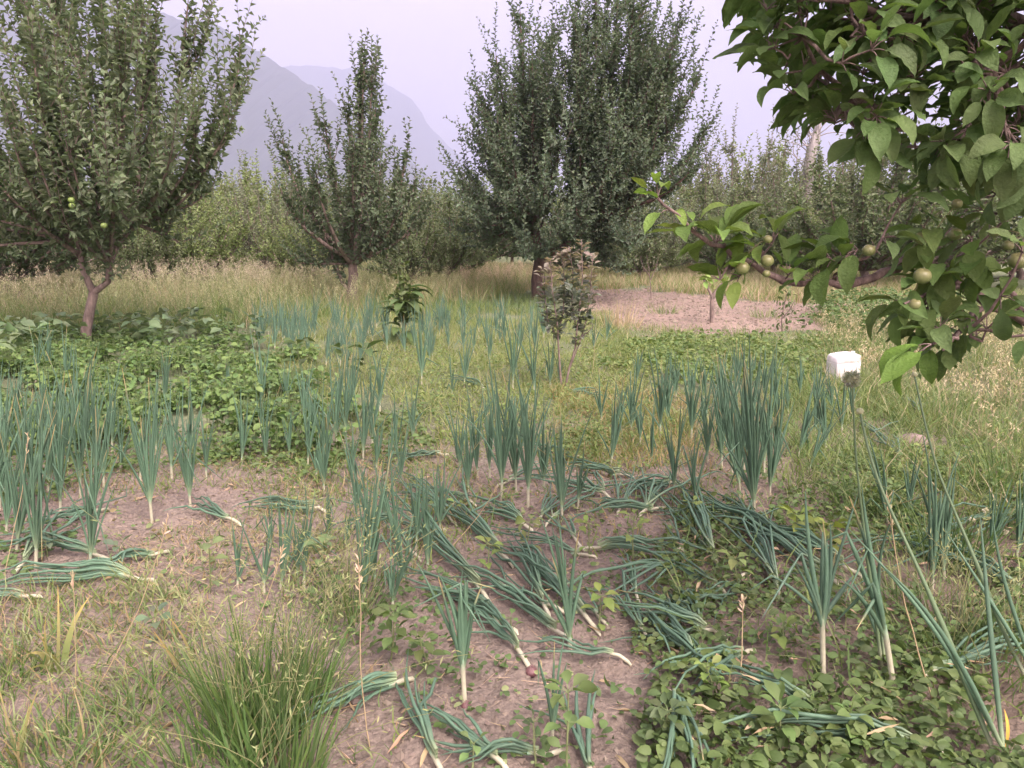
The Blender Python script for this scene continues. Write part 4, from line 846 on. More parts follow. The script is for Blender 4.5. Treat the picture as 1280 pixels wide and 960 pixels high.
def lodged(px, py, tx, ty, label, n=6, spread=.16, blue=.6, r0=.0068, bulb_=False, lift=.05, group='onion plants lying on the ground'):
    b = ground3(px, py); e = ground3(tx, ty); v = (e-b)*[1, 1, 0]; L0 = np.linalg.norm(v); d0 = v/L0; s0 = np.array([-d0[1], d0[0], 0])
    t = thing('onion_plant', b, label, 'onion plant', group); nk = min(.09, L0*.2)
    g = Geo(); z = lambda q, h: np.array([q[0], q[1], float(TH(q[0], q[1]))+h])
    g.tubes(np.array([z(b-d0*.01, .003), z(b, .012), z(b+d0*nk*.5, .018), z(b+d0*nk, .024), z(b+d0*nk*1.3, .028)]), np.array([[.003, r0*1.35, r0*1.25, r0*1.3, r0]]), np.array([[WH, WH, WH, WH*.75, LC*2.2]]), S=8)
    g.build('stalk', M['pale'], t, origin=b)
    n = int(n*1.5); K = 10; s_ = np.linspace(0, 1, K); th = RNG.uniform(-spread, spread, n); path = np.zeros((n, K, 3)); bb = RNG.normal(0, .10, n)+RNG.normal(0, .08)
    for i in range(n):
        L_ = (max(L0, .3)-nk)*RNG.uniform(.6, 1.6); dd = d0*math.cos(th[i])+s0*math.sin(th[i]); q = b+d0*nk*.85
        xy = q[None]+dd[None]*(L_*s_)[:, None]+s0[None]*(bb[i]*L_*s_**2)[:, None]
        hz = .010+(.012*RNG.random()+.004*i)*np.ones(K)+lift*RNG.uniform(.1, 1.0)*np.sin(np.clip(s_*1.05, 0, 1)*3.14)*min(1, L0*2)
        if RNG.random() < .3:
            k = RNG.integers(4, 8); dn = nrm(dd+s0*RNG.normal(0, .8)); st_ = L_/(K-1)
            for w_ in range(k+1, K): xy[w_] = xy[w_-1]+dn*st_
        path[i] = xy; path[i, :, 2] = TH(xy[:, 0], xy[:, 1])+hz
    R = r0*np.array([.75, .9, 1.0, 1.02, .98, .9, .78, .6, .4, .1])[None]*RNG.uniform(.75, 1.15, (n, 1))
    g = Geo(); g.tubes(path, R, leafcols(n, K, blue, .2), S=6, flat=.8); g.build('leaves', M['onion'], t, origin=b)
    if bulb_: bulb(t, z(b-d0*.012, .012), b, .018)
    return t
# upright plants by bed; each entry: base px, base py, height px, lean px, leaves, fan
beds = [
 ('in the front left bed on bare soil', [(45, 712, 205, 5, 7, .2), (113, 720, 190, 3, 8, .16), (190, 652, 165, -18, 8, .3), (238, 632, 140, -15, 8, .34), (8, 668, 120, 6, 6, .3), (20, 690, 190, 25, 6, .2)]),
 ('between bare soil and bean leaves', [(75, 640, 150, 0, 7, .2), (100, 620, 160, 0, 7, .2), (130, 612, 140, -4, 7, .22), (60, 612, 150, 8, 7, .2), (30, 610, 140, 0, 6, .22), (5, 600, 120, 0, 6, .2), (85, 590, 120, 0, 6, .24), (150, 590, 90, 5, 6, .3), (215, 600, 105, -6, 7, .22), (258, 600, 80, -2, 5, .2), (175, 600, 100, 5, 6, .2), (118, 650, 110, 0, 6, .2), (50, 560, 100, 0, 6, .2), (90, 550, 105, 0, 6, .2), (20, 545, 90, 0, 6, .2), (40, 640, 160, 4, 7, .2), (70, 580, 120, -3, 7, .2), (105, 575, 120, 4, 7, .2), (140, 565, 95, 0, 6, .2), (0, 640, 150, 6, 7, .2), (-20, 600, 140, 0, 7, .2), (-15, 660, 160, 10, 7, .2), (118, 595, 130, 0, 7, .2), (195, 570, 80, 3, 6, .2), (238, 580, 90, -3, 6, .2), (10, 570, 110, 0, 6, .2)]),
 ('among the bean leaves', [(302, 584, 92, 4, 6, .16), (332, 580, 84, 2, 5, .12), (362, 576, 72, -2, 5, .14), (207, 510, 72, 0, 7, .16), (327, 512, 90, 0, 6, .14), (325, 545, 60, 2, 5, .16), (358, 517, 68, 0, 6, .12), (283, 495, 50, 0, 5, .14), (380, 540, 95, 2, 6, .16), (60, 470, 60, 0, 5, .2), (45, 480, 70, 5, 5, .2), (85, 490, 80, -4, 5, .22)]),
 ('in the middle row left of the grassy gap', [(407, 580, 110, -8, 7, .2), (454, 580, 98, 2, 7, .16), (420, 560, 125, 2, 7, .18), (432, 545, 110, 0, 7, .2), (395, 600, 60, 4, 5, .3), (470, 590, 62, 8, 5, .24), (485, 596, 70, 10, 5, .2), (410, 672, 60, 3, 5, .16), (516, 556, 78, -2, 6, .12), (394, 560, 90, -6, 6, .14), (440, 610, 70, -4, 5, .2), (385, 585, 100, 0, 6, .2), (465, 560, 110, 0, 7, .2), (495, 575, 90, 0, 6, .2), (405, 620, 90, 0, 6, .2), (475, 520, 80, 0, 6, .2), (440, 520, 90, 0, 6, .2), (500, 610, 80, 4, 6, .2)]),
 ('just left of the young grey-red tree', [(527, 482, 85, 2, 8, .26), (565, 497, 50, 0, 5, .14), (580, 486, 72, 5, 7, .2), (612, 452, 62, 2, 6, .22), (641, 488, 96, 3, 7, .2), (668, 492, 72, -3, 6, .2), (687, 487, 62, 4, 7, .26), (699, 483, 48, 2, 5, .16), (648, 440, 50, 0, 5, .2), (592, 440, 50, 0, 5, .2), (630, 430, 45, 0, 5, .2), (742, 438, 45, 3, 5, .2), (757, 430, 40, 8, 5, .26)]),
 ('in the centre clump below the young tree', [(597, 600, 110, -6, 7, .16), (627, 632, 172, 4, 8, .2), (660, 637, 160, 2, 8, .12), (703, 650, 132, -8, 7, .16), (640, 590, 120, -4, 6, .14), (722, 640, 80, 6, 5, .2), (575, 590, 75, -4, 5, .14), (655, 560, 60, 0, 6, .16), (610, 560, 80, 2, 6, .2), (585, 620, 100, 4, 6, .2), (645, 620, 130, -3, 7, .2), (680, 610, 110, 0, 6, .2), (612, 605, 120, 0, 7, .2)]),
 ('by the bushy weed at centre right', [(763, 584, 100, 14, 7, .14), (815, 582, 78, -4, 5, .2), (752, 530, 62, -2, 5, .26), (775, 530, 60, 3, 5, .26), (842, 625, 118, 6, 7, .2), (870, 640, 90, -4, 6, .24)]),
 ('in the long row behind the dense clump', [(790, 545, 85, -2, 8, .2), (796, 482, 42, 2, 6, .16), (825, 550, 102, 2, 8, .18), (845, 502, 62, 0, 8, .24), (862, 505, 60, 4, 7, .2), (880, 500, 55, 0, 7, .2), (864, 552, 92, 4, 8, .18), (835, 530, 80, 0, 7, .18), (800, 560, 70, 0, 6, .2), (921, 490, 60, 2, 8, .2), (985, 520, 52, -1, 6, .14), (972, 518, 52, -4, 6, .12), (955, 500, 55, 0, 6, .16), (1000, 500, 50, 0, 6, .2), (900, 500, 55, 0, 7, .2), (935, 510, 60, 0, 7, .2), (880, 540, 80, 0, 7, .2), (968, 480, 46, 2, 5, .12), (942, 475, 45, 0, 6, .2)]),
 ('in the dense dark clump at right', [(943, 648, 190, -4, 10, .16), (915, 600, 140, -6, 9, .18), (902, 588, 120, -4, 8, .18), (884, 582, 96, 0, 8, .16), (930, 590, 140, -2, 9, .18), (955, 596, 138, 2, 9, .18), (962, 620, 120, 8, 8, .2), (925, 620, 120, -6, 8, .2), (908, 560, 110, 0, 8, .18), (940, 560, 110, 0, 8, .18), (970, 585, 110, 6, 7, .18)]),
 ('below the white canister', [(997, 572, 92, 28, 9, .18), (1032, 564, 86, -3, 8, .16), (1052, 545, 68, 2, 8, .18), (1018, 545, 78, 10, 8, .22), (1040, 520, 60, -4, 7, .2), (1022, 510, 52, 2, 7, .2), (1065, 530, 62, 0, 6, .18), (1010, 590, 70, 30, 6, .1)]),
 ('in the front middle bed', [(452, 757, 170, 20, 7, .24), (462, 700, 110, -2, 7, .12), (350, 735, 105, 18, 6, .24), (505, 735, 100, -6, 6, .2), (432, 690, 60, 4, 4, .2), (370, 720, 80, 12, 5, .14), (500, 700, 120, -20, 6, .16), (340, 690, 70, -8, 4, .3), (380, 740, 120, 4, 5, .14), (297, 735, 80, 2, 4, .12), (480, 660, 90, 2, 5, .2), (520, 690, 110, 6, 5, .2), (445, 650, 100, 4, 6, .2), (470, 740, 130, -10, 6, .2), (535, 720, 120, -4, 6, .2), (550, 670, 90, 0, 6, .2), (490, 770, 110, 10, 6, .24), (330, 740, 90, 0, 5, .2)]),
]
for phrase, lst in beds:
    lst = sorted(lst, key=lambda e: e[0])
    for i, e in enumerate(lst):
        upright(e[0], e[1], e[2]*1.1, 'upright onion, %s from left %s' % (ORD[i], phrase), 'onion plants standing upright', e[3], e[4], e[5], az=RNG.uniform(-.5, .5))
# heroes in front
upright(581, 880, 215, 'tall onion plant with a purple bulb showing in the soil, front middle', 'onion plants standing upright', -12, 6, .2, az=.1, bulb_=True, rad=.006, neckf=.2)
upright(713, 812, 170, 'upright onion with straight narrow leaves rising from lying leaves, front centre', 'onion plants standing upright', -18, 6, .1, az=.1, rad=.0065)
upright(1029, 855, 215, 'onion plant with long white stalk and wide-spread blue-green leaves, front right', 'onion plants standing upright', -4, 7, .5, az=.15, rad=.0062, neckf=.26, blue=1)
upright(1117, 872, 235, 'onion plant with pale yellowish stalk and dark folded leaves under the tall seed stems', 'onion plants standing upright', -35, 5, .1, az=.2, rad=.0066, neckf=.28)
upright(690, 940, 140, 'small onion shoot in the very front right of the middle', 'onion plants standing upright', 4, 3, .12, az=.2, rad=.004)
# dense far rows
cl = [('in the crowded far row left of the dark leafy dock', [(308, 520), (300, 420)], [(300, 405), (470, 395), (490, 430), (480, 465), (330, 440)], 56),
      ('in the crowded far row right of the dark leafy dock', None, [(515, 395), (560, 400), (580, 430), (540, 450), (505, 440)], 18),
      ('in the far thin rows before the biggest tree', None, [(570, 395), (680, 400), (690, 440), (580, 440)], 16)]
for phrase, _, poly, n in cl:
    pp = []
    while len(pp) < n:
        a, b_ = RNG.uniform(280, 700), RNG.uniform(390, 470)
        if inpoly(np.array([a]), np.array([b_]), poly)[0]: pp.append((a, b_))
    pp.sort()
    for i, (a, b_) in enumerate(pp):
        hp = 62*(1+(b_-430)/150)*RNG.uniform(.7, 1.05)
        upright(a, b_+6, hp, 'blue-green onion plant crowded %s' % phrase if n > 36 else 'blue-green onion, %s from left %s' % (ORD[i], phrase),
                'onion plants crowded in the far row' if n > 36 else 'onion plants standing upright', RNG.uniform(-4, 4), 6, .2, az=RNG.uniform(-.5, .5), blue=.8)
# lying plants
LB = [(724, 690, 862, 704, 6, 'onion lying with its white neck left, leaves pointing right across the soil', .2), (850, 702, 785, 770, 5, 'fallen onion with bent white neck at centre right, leaves trailing toward the left', .35),
      (898, 709, 838, 612, 8, 'fallen onion with fanned pale leaves and yellow-tipped white stalk, right bed', .2), (980, 753, 905, 640, 8, 'fallen onion with white stalk toward the viewer, between dark clump and spread onion', .16),
      (1045, 735, 890, 640, 9, 'fallen onion whose dark leaves sweep back toward the dense clump', .16), (1000, 700, 880, 625, 8, 'fallen onion under the dense clump, leaves trailing left', .2), (1075, 720, 950, 665, 8, 'rightmost fallen onion of the heap below the dense clump', .2),
      (716, 808, 598, 742, 7, 'fallen onion with white neck at front centre, leaves running back left', .1), (662, 842, 590, 760, 6, 'fallen onion with an exposed striped purple bulb', .1), (686, 778, 640, 690, 6, 'fallen onion with bright white stalk between two lying bundles', .2),
      (748, 795, 640, 715, 6, 'fallen onion just right of the front centre bundle', .14), (796, 768, 868, 845, 7, 'fallen onion bent downward with white neck at its top, right of centre', .2), (905, 800, 770, 790, 7, 'tangled fallen onion in the heap at front right of centre', .5),
      (880, 850, 800, 772, 7, 'tangled fallen onion pointing back left in the front heap', .35), (836, 876, 872, 985, 8, 'fallen onion with pale bent neck and leaves hanging toward the bottom edge', .22), (942, 822, 850, 872, 6, 'fallen onion with white neck at the right end of the front heap', .3),
      (515, 852, 392, 905, 8, 'fallen onion bundle with white neck right, beside the big grass tuft', .12), (210, 692, 105, 728, 5, 'fallen onion with bent white neck on bare soil at left', .14), (192, 727, 15, 742, 7, 'long fallen onion lying flat pointing left on bare soil', .07),
      (142, 705, 20, 690, 6, 'fallen onion behind the front left onions, neck at right', .1), (50, 752, -60, 760, 4, 'fallen onion at the left frame edge with short white neck', .14), (135, 640, 45, 668, 6, 'fallen onion between the front left plants', .3), (20, 720, 100, 640, 5, 'fallen onion crossing behind the leftmost stalks', .2),
      (300, 655, 225, 640, 5, 'fallen onion beside the wide-fanned onion, drying at its tips', .3), (408, 648, 322, 640, 8, 'fallen onion bundle lying sideways behind the front middle bed', .14), (640, 712, 525, 622, 9, 'thick fallen onion bundle running back left at the centre', .09), (612, 760, 470, 620, 8, 'long fallen onion bundle behind the purple-bulbed onion', .08),
      (645, 800, 540, 735, 7, 'fallen onion bundle right of the purple-bulbed onion', .08), (665, 668, 600, 632, 6, 'small fallen onion beside the centre clump', .2), (730, 574, 660, 566, 6, 'fallen onion lying flat below the young tree with white neck right', .1), (790, 600, 700, 592, 7, 'fallen onion in the mess of leaves below the bushy weed, first layer', .4),
      (770, 632, 690, 605, 7, 'fallen onion in the mess of leaves right of the centre clump', .5), (850, 606, 770, 622, 7, 'fallen onion with torn white sheath below the leaning onion', .4), (800, 650, 855, 600, 6, 'fallen onion pointing back right in the mid heap', .5), (830, 640, 745, 650, 6, 'fallen onion lowest in the mid heap, neck right', .3),
      (1128, 584, 1090, 535, 5, 'small fallen onion in the grass right of the leaning ones', .14), (1152, 530, 1130, 500, 5, 'small fallen onion beside the brown stone', .14), (1188, 950, 930, 914, 7, 'long fallen onion lying across the weeds at the bottom right', .05), (1040, 905, 905, 868, 6, 'fallen onion with thick leaves lying on round-leaved weeds', .12),
      (1240, 730, 1130, 640, 6, 'fallen onion behind the tall seed stems at right', .2), (1300, 760, 1130, 690, 8, 'fallen onion at the right frame edge with grassy leaves', .2), (1140, 870, 1290, 800, 6, 'fallen onion right of the pale yellowish stalk', .2), (1290, 640, 1120, 715, 6, 'fallen onion reaching in from the right edge', .12),
      (560, 985, 490, 880, 6, 'fallen onion at the bottom edge left of centre', .14), (740, 985, 722, 938, 4, 'onion with dried white neck cut by the bottom edge', .2), (640, 975, 540, 900, 5, 'fallen onion at the bottom edge near the middle', .1), (700, 955, 540, 962, 4, 'single fallen onion lying along the bottom edge', .04),
      (610, 492, 570, 478, 5, 'tiny fallen onion between far rows left of the young tree', .3), (705, 494, 755, 500, 4, 'tiny fallen onion at the foot of the young tree', .3), (560, 572, 505, 580, 4, 'small fallen onion at the edge of the grassy gap', .2), (640, 690, 700, 740, 5, 'fallen onion pointing down right at the centre', .2)]
for (a, b_, c, d_, n, lab, spd) in LB:
    lodged(a, b_, c, d_, lab, n, spd, bulb_='purple bulb' in lab, r0=.0058)

rl = []
while len(rl) < 24:
    a, b_ = RNG.uniform(480, 940), RNG.uniform(610, 860)
    if inpoly(np.array([a]), np.array([b_]), [(470, 640), (620, 600), (900, 600), (960, 700), (930, 860), (780, 850), (620, 790), (500, 720)])[0] and all(abs(a-q[0]) > 12 for q in rl): rl.append((a, b_))
rl.sort()
for i, (a, b_) in enumerate(rl):
    an = RNG.normal(2.4, .9); l = RNG.uniform(80, 130)*(b_/760)
    lodged(a, b_, a+math.cos(an)*l, b_-math.sin(an)*l*.55, 'limp fallen onion, %s from left in the tangle across the centre' % ORD[i], RNG.integers(3, 6), RNG.uniform(.2, .6), r0=.0046)
# tall flowering onions
def scape(pts, label, Y0, Y1, r, head, open_, extra):
    n = len(pts); yy = np.linspace(Y0, Y1, n); p = np.array([P(a, b_, y) for (a, b_), y in zip(pts, yy)]); b = p[0].copy(); b[2] = float(TH(b[0], b[1])); p[0] = b
    t = thing('flowering_onion', b, label, 'onion plant', 'flowering onions'); g = Geo(); q = resample(p, 22)
    s_ = np.linspace(0, 1, 22)[:, None]; cc = (WH*np.clip(1-s_*9, 0, 1)+np.array([.12, .19, .10])*(1-np.clip(1-s_*9, 0, 1)))
    g.tubes(q, (r*(.85+.5*np.exp(-((s_[:, 0]-.3)/.18)**2))*(1-.45*s_[:, 0]))[None], cc[None], S=9); g.build('flower_stalk', M['onion'], t, origin=b)
    g = Geo(); h = p[-1]; g.ball(h, head*.8, (.42, .46, .30), 14, 10, .9)
    if open_:
        m = 150; v = nrm(RNG.normal(0, 1, (m, 3))); g.leaves(h+v*head*.6, v, nrm(RNG.normal(0, 1, (m, 3))), head*.75, head*.3, colvar((.38, .42, .33), m, .3), fold=.3)
    g.build('flower_head', M['herb'], t, origin=b)
    g = Geo(); K = 9; s2 = np.linspace(0, 1, K); 
    for (tx, ty, dy) in extra:
        e = P(tx, ty, Y0+dy); st = b+[0, 0, .05]; path = st[None]+(e-st)[None]*s2[:, None]+np.array([0, 0, .04])*np.sin(s2*3.14)[:, None]+RNG.normal(0, .02, 3)*np.sin(s2*3.14)[:, None]
        g.tubes(path, (r*.9*np.array([.8, 1, 1.1, 1.05, .95, .8, .6, .4, .08]))[None], leafcols(1, K), S=7, flat=.8)
    g.build('leaves', M['onion'], t, origin=b)
    return t
def Yat(px, py): return G(px, py)[1]
y0 = Yat(1105, 850); scape([(1102, 850), (1098, 800), (1090, 740), (1080, 664), (1070, 575), (1065, 474)], 'tallest flowering onion with fuzzy grey-green flower head in front of the white canister', y0, y0, .0052, .020, True, [(1120, 640, 0), (1060, 720, .1)])
y0 = Yat(1250, 965); scape([(1250, 965), (1222, 890), (1180, 785), (1150, 715), (1125, 662), (1100, 610), (1083, 555), (1075, 514)], 'thick leaning flowering onion with a closed round bud, stalk ending at the bottom right corner', y0, y0+.35, .0068, .0125, False, [(1095, 700, .05), (1060, 660, .2), (1225, 640, .2)])
y0 = Yat(1290, 880); scape([(1290, 880), (1256, 795), (1225, 715), (1200, 655), (1172, 590), (1155, 525), (1143, 468)], 'flowering onion with small pale bud in front of the grassy slope at right', y0, y0+.4, .0058, .011, False, [(1240, 640, .1), (1180, 660, .2)])
g_ = ground3(1254, 945); t = thing('fallen_leaf', g_, 'curled orange-yellow dry leaf standing beside the thick onion stalk, bottom right', 'leaf')
g = Geo(); a0, a1 = g_, P(1268, 893, g_[1]); g.leaves(a0[None], (a1-a0)[None], np.array([[.3, -1, .2]]), np.linalg.norm(a1-a0), .012, (.62, .40, .09), LEAF9, .4, .3); g.build('leaf_blade', M['straw'], t, origin=g_)
for i, (tx, ty, bx, by, h) in enumerate([(1285, 620, 1215, 690, .3), (1282, 560, 1190, 680, .3)]): pass
for i, (bx, by, hp, ln, nn) in enumerate([(1165, 740, 185, 6, 7), (1180, 725, 150, -2, 7), (1235, 705, 115, 24, 8), (1270, 700, 110, 18, 7), (1110, 655, 110, -18, 6), (1135, 650, 90, 4, 6)]):
    upright(bx, by, hp, 'slender dark onion plant, %s from left among the tall seed stems at right' % ORD[sorted([1165, 1180, 1235, 1270, 1110, 1135]).index(bx)], 'onion plants standing upright', ln, nn, .2, az=.2)

# ------------------------------------------------------------------ weeds and tufts one can tell apart
def weed(px, py, hpx, label, n=10, L0=.05, col=(.13, .20, .06), spread=.04, kind='weed'):
    b = ground3(px, py); H = P(px, py-hpx, b[1])[2]-b[2]; t = thing('weed_plant', b, label, kind, 'broad-leaved weeds among the onions'); g = Geo(); lg = Geo()
    tip = b+[RNG.normal(0, .02), RNG.normal(0, .02), H*.9]; st = limb_path(b-[0, 0, .01], tip, .05, K=6); g.tubes(st, np.linspace(.0035, .0018, 6)[None], np.array([.16, .2, .09]), S=5)
    ts = np.concatenate([np.linspace(.3, .8, max(1, n//2)), np.full(n-n//2, .97)]); p, _ = along(st, ts); m = len(ts); a = np.arange(m)*2.4+RNG.random()*6
    d = np.stack([np.cos(a), np.sin(a), RNG.uniform(.1, .9, m)], -1); L_ = L0*RNG.uniform(.7, 1.2, m)
    s_ = p+nrm(d)*.018; g.tubes(np.stack([p, (p+s_)/2+[0, 0, .002], s_], 1), np.array([[.0012, .001, .001]]), np.array([.16, .22, .09]), S=4)
    g.build('stem', M['stem'], t, origin=b)
    lg.leaves(s_, d, nrm(U+RNG.normal(0, .3, (m, 3))), L_, L_*.6, colvar(col, m), LEAF6, curl=RNG.uniform(.2, 1, m), fold=.2); lg.build('leaves', M['herb'], t, origin=b)
    return t
BR = (.18, .26, .07)
for a in [(655, 700, 55, 'pale weed with cupped top leaves at the centre of the bed', 9, .055, (.18, .22, .08)), (610, 728, 50, 'bright green weed between two lying onion bundles', 9, .05, BR), (737, 705, 55, 'weed with spiky bright leaves below the mess of lying leaves', 10, .045, BR), (790, 715, 80, 'tallest bright weed behind the lying onion at centre right', 9, .05, BR),
          (802, 680, 30, 'small weed above the tall bright one at centre right', 7, .035, BR), (868, 655, 30, 'tiny weed in the fallen leaves left of the dense clump', 7, .03, BR), (925, 735, 45, 'light weed beside the fallen onion with yellow-tipped stalk', 8, .05, (.2, .27, .09)), (488, 830, 70, 'bushy dark green weed right of the big grass tuft', 22, .05, (.10, .16, .05)),
          (540, 840, 45, 'low leafy weed next to the purple-bulbed onion', 14, .045, (.11, .17, .055)), (708, 975, 125, 'leafy weed on tall stem at the bottom, right of the middle', 14, .05, (.13, .2, .07)), (826, 935, 50, 'dark round-leaved weed left of the bent-neck onion at the bottom', 18, .05, (.09, .14, .06)), (900, 880, 55, 'bright curly weed in the front heap of lying onions', 12, .045, BR),
          (262, 745, 75, 'pale leafy weed behind the big grass tuft', 10, .05, (.15, .21, .09)), (212, 800, 40, 'bluish weed on bare soil left of the big grass tuft', 9, .045, (.12, .17, .10)), (405, 760, 85, 'broad-leaved weed among the front middle onions', 9, .06, (.13, .19, .08)), (640, 800, 30, 'tiny seedling on bare soil near the striped purple bulb', 5, .03, GG),
          (985, 830, 45, 'small light weed left of the white-stalked onion', 12, .04, (.16, .23, .07)), (530, 665, 35, 'two-leaved seedling at the front of the middle row', 5, .045, (.14, .2, .07)), (560, 655, 30, 'round-leaved seedling above the central bundle', 5, .045, BR), (748, 790, 45, 'bright weed right of the upright narrow-leaved onion', 9, .05, BR),
          (590, 970, 35, 'seedling near the bottom edge left of middle', 6, .035, GG), (1000, 680, 40, 'lobed yellow-green weed right of the dense clump', 14, .07, (.19, .25, .06)), (1030, 690, 35, 'second lobed yellow-green weed, nearer the seed stems', 12, .07, (.19, .25, .06)), (60, 700, 25, 'flat grey-green weed at the foot of the leftmost onions', 8, .05, (.12, .17, .10)),
          (150, 700, 18, 'two-leaved flat weed on bare soil right of the front left stalks', 5, .05, (.13, .19, .11)), (670, 965, 60, 'dark small weed on bare soil at the bottom', 12, .03, (.09, .14, .06)), (925, 640, 20, 'small weed left of the spread of fallen leaves', 6, .03, GG), (335, 620, 40, 'pale cress-like weed above the sideways bundle', 8, .05, (.15, .2, .09)),
          (1140, 780, 40, 'weed between the pale-stalked onion and the leaning bud stem', 12, .05, (.11, .17, .06)), (1060, 930, 40, 'broad weed over the long lying onion at bottom right', 12, .06, (.12, .19, .06)), (975, 940, 50, 'heart-leaved weed at the bottom right of the front heap', 14, .06, (.11, .18, .06)), (430, 470, 40, 'small dark leafy plant in the far row below the dock', 9, .12, (.09, .14, .05))]:
    weed(*a)
weed(455, 480, 48, 'dark broad dock leaves in the far onion row', 10, .16, (.08, .13, .045)); weed(375, 470, 45, 'dark broad-leaved plant left of the far onion row', 10, .14, (.09, .14, .05))
# the tall dock
b = ground3(505, 428); Yd = b[1]; t = thing('dock_plant', b, 'tall dark-leaved dock with seeding stem standing behind the onion rows', 'plant'); g = Geo(); lg = Geo()
for (a, c) in [(505, 328), (497, 345), (512, 350)]:
    st = limb_path(b, P(a, c, Yd), .05, K=7); g.tubes(st, np.linspace(.012, .004, 7)[None], np.array([.2, .22, .12]), S=6)
    p, _ = along(st, RNG.uniform(.3, 1, 60)); d = nrm(RNG.normal(0, 1, (60, 3))+U*.8); lg.leaves(p, d, nrm(RNG.normal(0, 1, (60, 3))+U), RNG.uniform(.05, .12, 60), .045, colvar((.11, .16, .06), 60), LEAF6, .5, .2)
m = 46; a = RNG.random(m)*6.28; zf = RNG.random(m); d = np.stack([np.cos(a), np.sin(a), RNG.uniform(.2, 1.5, m)], -1); L_ = RNG.uniform(.2, .36, m)
lg.leaves(b+np.stack([0*a, 0*a, .05+.5*zf], -1)+nrm(d)*.05, d, nrm(U*.8-nrm(d)*.5), L_, L_*.34, colvar((.085, .135, .05), m), LEAF9, RNG.uniform(.5, 1.4, m), .15)
g.build('stem', M['stem'], t, origin=b); lg.build('leaves', M['herb'], t, origin=b)
# tufts
def tuft(name, px, py, r, n, H, W, cols, label, lean=.35, bend=.35, seeds=0, tip=None, K=6, cat='grass tuft'):
    b = ground3(px, py); t = thing(name, b, label, cat); g = Geo(); a = RNG.random(n)*6.28; rr = r*np.sqrt(RNG.random(n)); p = b+np.stack([np.cos(a)*rr, np.sin(a)*rr, 0*a], -1)
    p[:, 2] = TH(p[:, 0], p[:, 1])-.005; out = np.stack([np.cos(a), np.sin(a), 0*a], -1)*(rr/r)[:, None]
    d = nrm(U+out*lean+RNG.normal(0, lean*.4, (n, 3))); bd = out*bend*.6+RNG.normal(0, bend*.5, (n, 3)); bd[:, 2] = -np.abs(bd[:, 2]); pal = np.atleast_2d(cols); c = colvar((1, 1, 1), n, .2, .05)*pal[RNG.integers(0, len(pal), n)]
    g.blades(p, d, bd, RNG.uniform(H[0], H[1], n), W*RNG.uniform(.6, 1.3, n), c, K=K, tipcol=None if tip is None else c*.3+np.array(tip)*.7); g.build('blades', M['grass'], t, origin=b)
    if seeds:
        g = Geo(); Q = seeds; s_ = np.linspace(0, 1, 7)[None, :, None]; a = RNG.random(Q)*6.28; p = b+np.stack([np.cos(a), np.sin(a), 0*a], -1)*r*.5; dd = nrm(U+RNG.normal(0, .28, (Q, 3))); bb = RNG.normal(0, .28, (Q, 3)); bb[:, 2] = -.15; h = RNG.uniform(H[1]*.9, H[1]*1.5, Q)
        pp = p[:, None]+dd[:, None]*h[:, None, None]*s_+bb[:, None]*h[:, None, None]*s_**2.5; g.tubes(pp, np.linspace(.0013, .0007, 7)[None], np.array([.25, .27, .13]), S=4)
        for k in range(9):
            tt = .72+.28*k/8; q = p+dd*(h*tt)[:, None]+bb*(h*tt**2.5)[:, None]+RNG.normal(0, .012, (Q, 3)); dv = nrm(dd*.5+bb+RNG.normal(0, .45, (Q, 3))); L_ = RNG.uniform(.014, .024, Q)
            g.leaves(q, dv, RNG.normal(0, 1, (Q, 3)), L_, .004, colvar((.26, .30, .14), Q), LEAF5, .2, .4)
        g.build('seed_heads', M['straw'], t, origin=b)
TG = [(.10, .19, .055), (.13, .22, .06), (.08, .15, .05), (.16, .24, .10)]
tuft('grass_tuft', 318, 925, .12, 300, (.10, .44), .0068, TG, 'big bright green grass tuft at the bottom left with brome heads', .26, .22, 34)
tuft('grass_tuft', 345, 985, .10, 150, (.10, .36), .0068, TG, 'second bright grass tuft at the bottom edge beside the big one', .3, .22, 8)
tuft('grass_tuft', 370, 880, .12, 170, (.14, .34), .0055, TG, 'looser grass tuft leaning over the front middle onions', .5, .4, 30)
tuft('grass_tuft', 440, 770, .1, 80, (.16, .34), .0045, TG, 'thin brome grass with drooping heads over the front middle onions', .5, .5, 40)
tuft('grass_tuft', 400, 690, .08, 50, (.14, .3), .004, TG, 'sparse brome grass between the bundle and the front middle onions', .45, .5, 22)
tuft('grass_tuft', 250, 985, .12, 160, (.1, .26), .006, TG+[(.3, .28, .14)], 'grass tuft at the bottom edge left of the big tuft', .5, .4, 4)
tuft('grass_tuft', 70, 970, .16, 220, (.08, .22), .006, TG+[(.32, .27, .14)], 'mixed green and dry grass tuft in the bottom left corner', .6, .5, 4)
tuft('grass_tuft', 170, 880, .1, 130, (.06, .15), .005, TG+[SG], 'small green tuft beside dry grass near the left bottom', .7, .5, 2)
tuft('grass_tuft', 10, 850, .1, 100, (.06, .18), .005, TG+[SG], 'grass tuft at the left frame edge', .6, .5, 3)
tuft('grass_tuft', 75, 845, .03, 9, (.15, .26), .018, [(.2, .27, .1), (.26, .29, .12)], 'broad-bladed plant with yellowing tips at the lower left', .35, .45, 0, (.55, .38, .12))
tuft('grass_tuft', 235, 840, .03, 6, (.14, .22), .014, [(.2, .25, .12), (.3, .29, .14)], 'broad-bladed plant with orange withered tip left of the big tuft', .3, .5, 0, (.6, .42, .14))
tuft('grass_tuft', 25, 950, .03, 8, (.12, .22), .014, [(.24, .29, .12)], 'broad yellow-green blades in the bottom left corner', .5, .5, 0, (.5, .36, .14))
tuft('grass_tuft', 1185, 700, .14, 180, (.14, .33), .006, TG, 'bright green grass tuft behind the tall seed stems', .35, .3, 8)
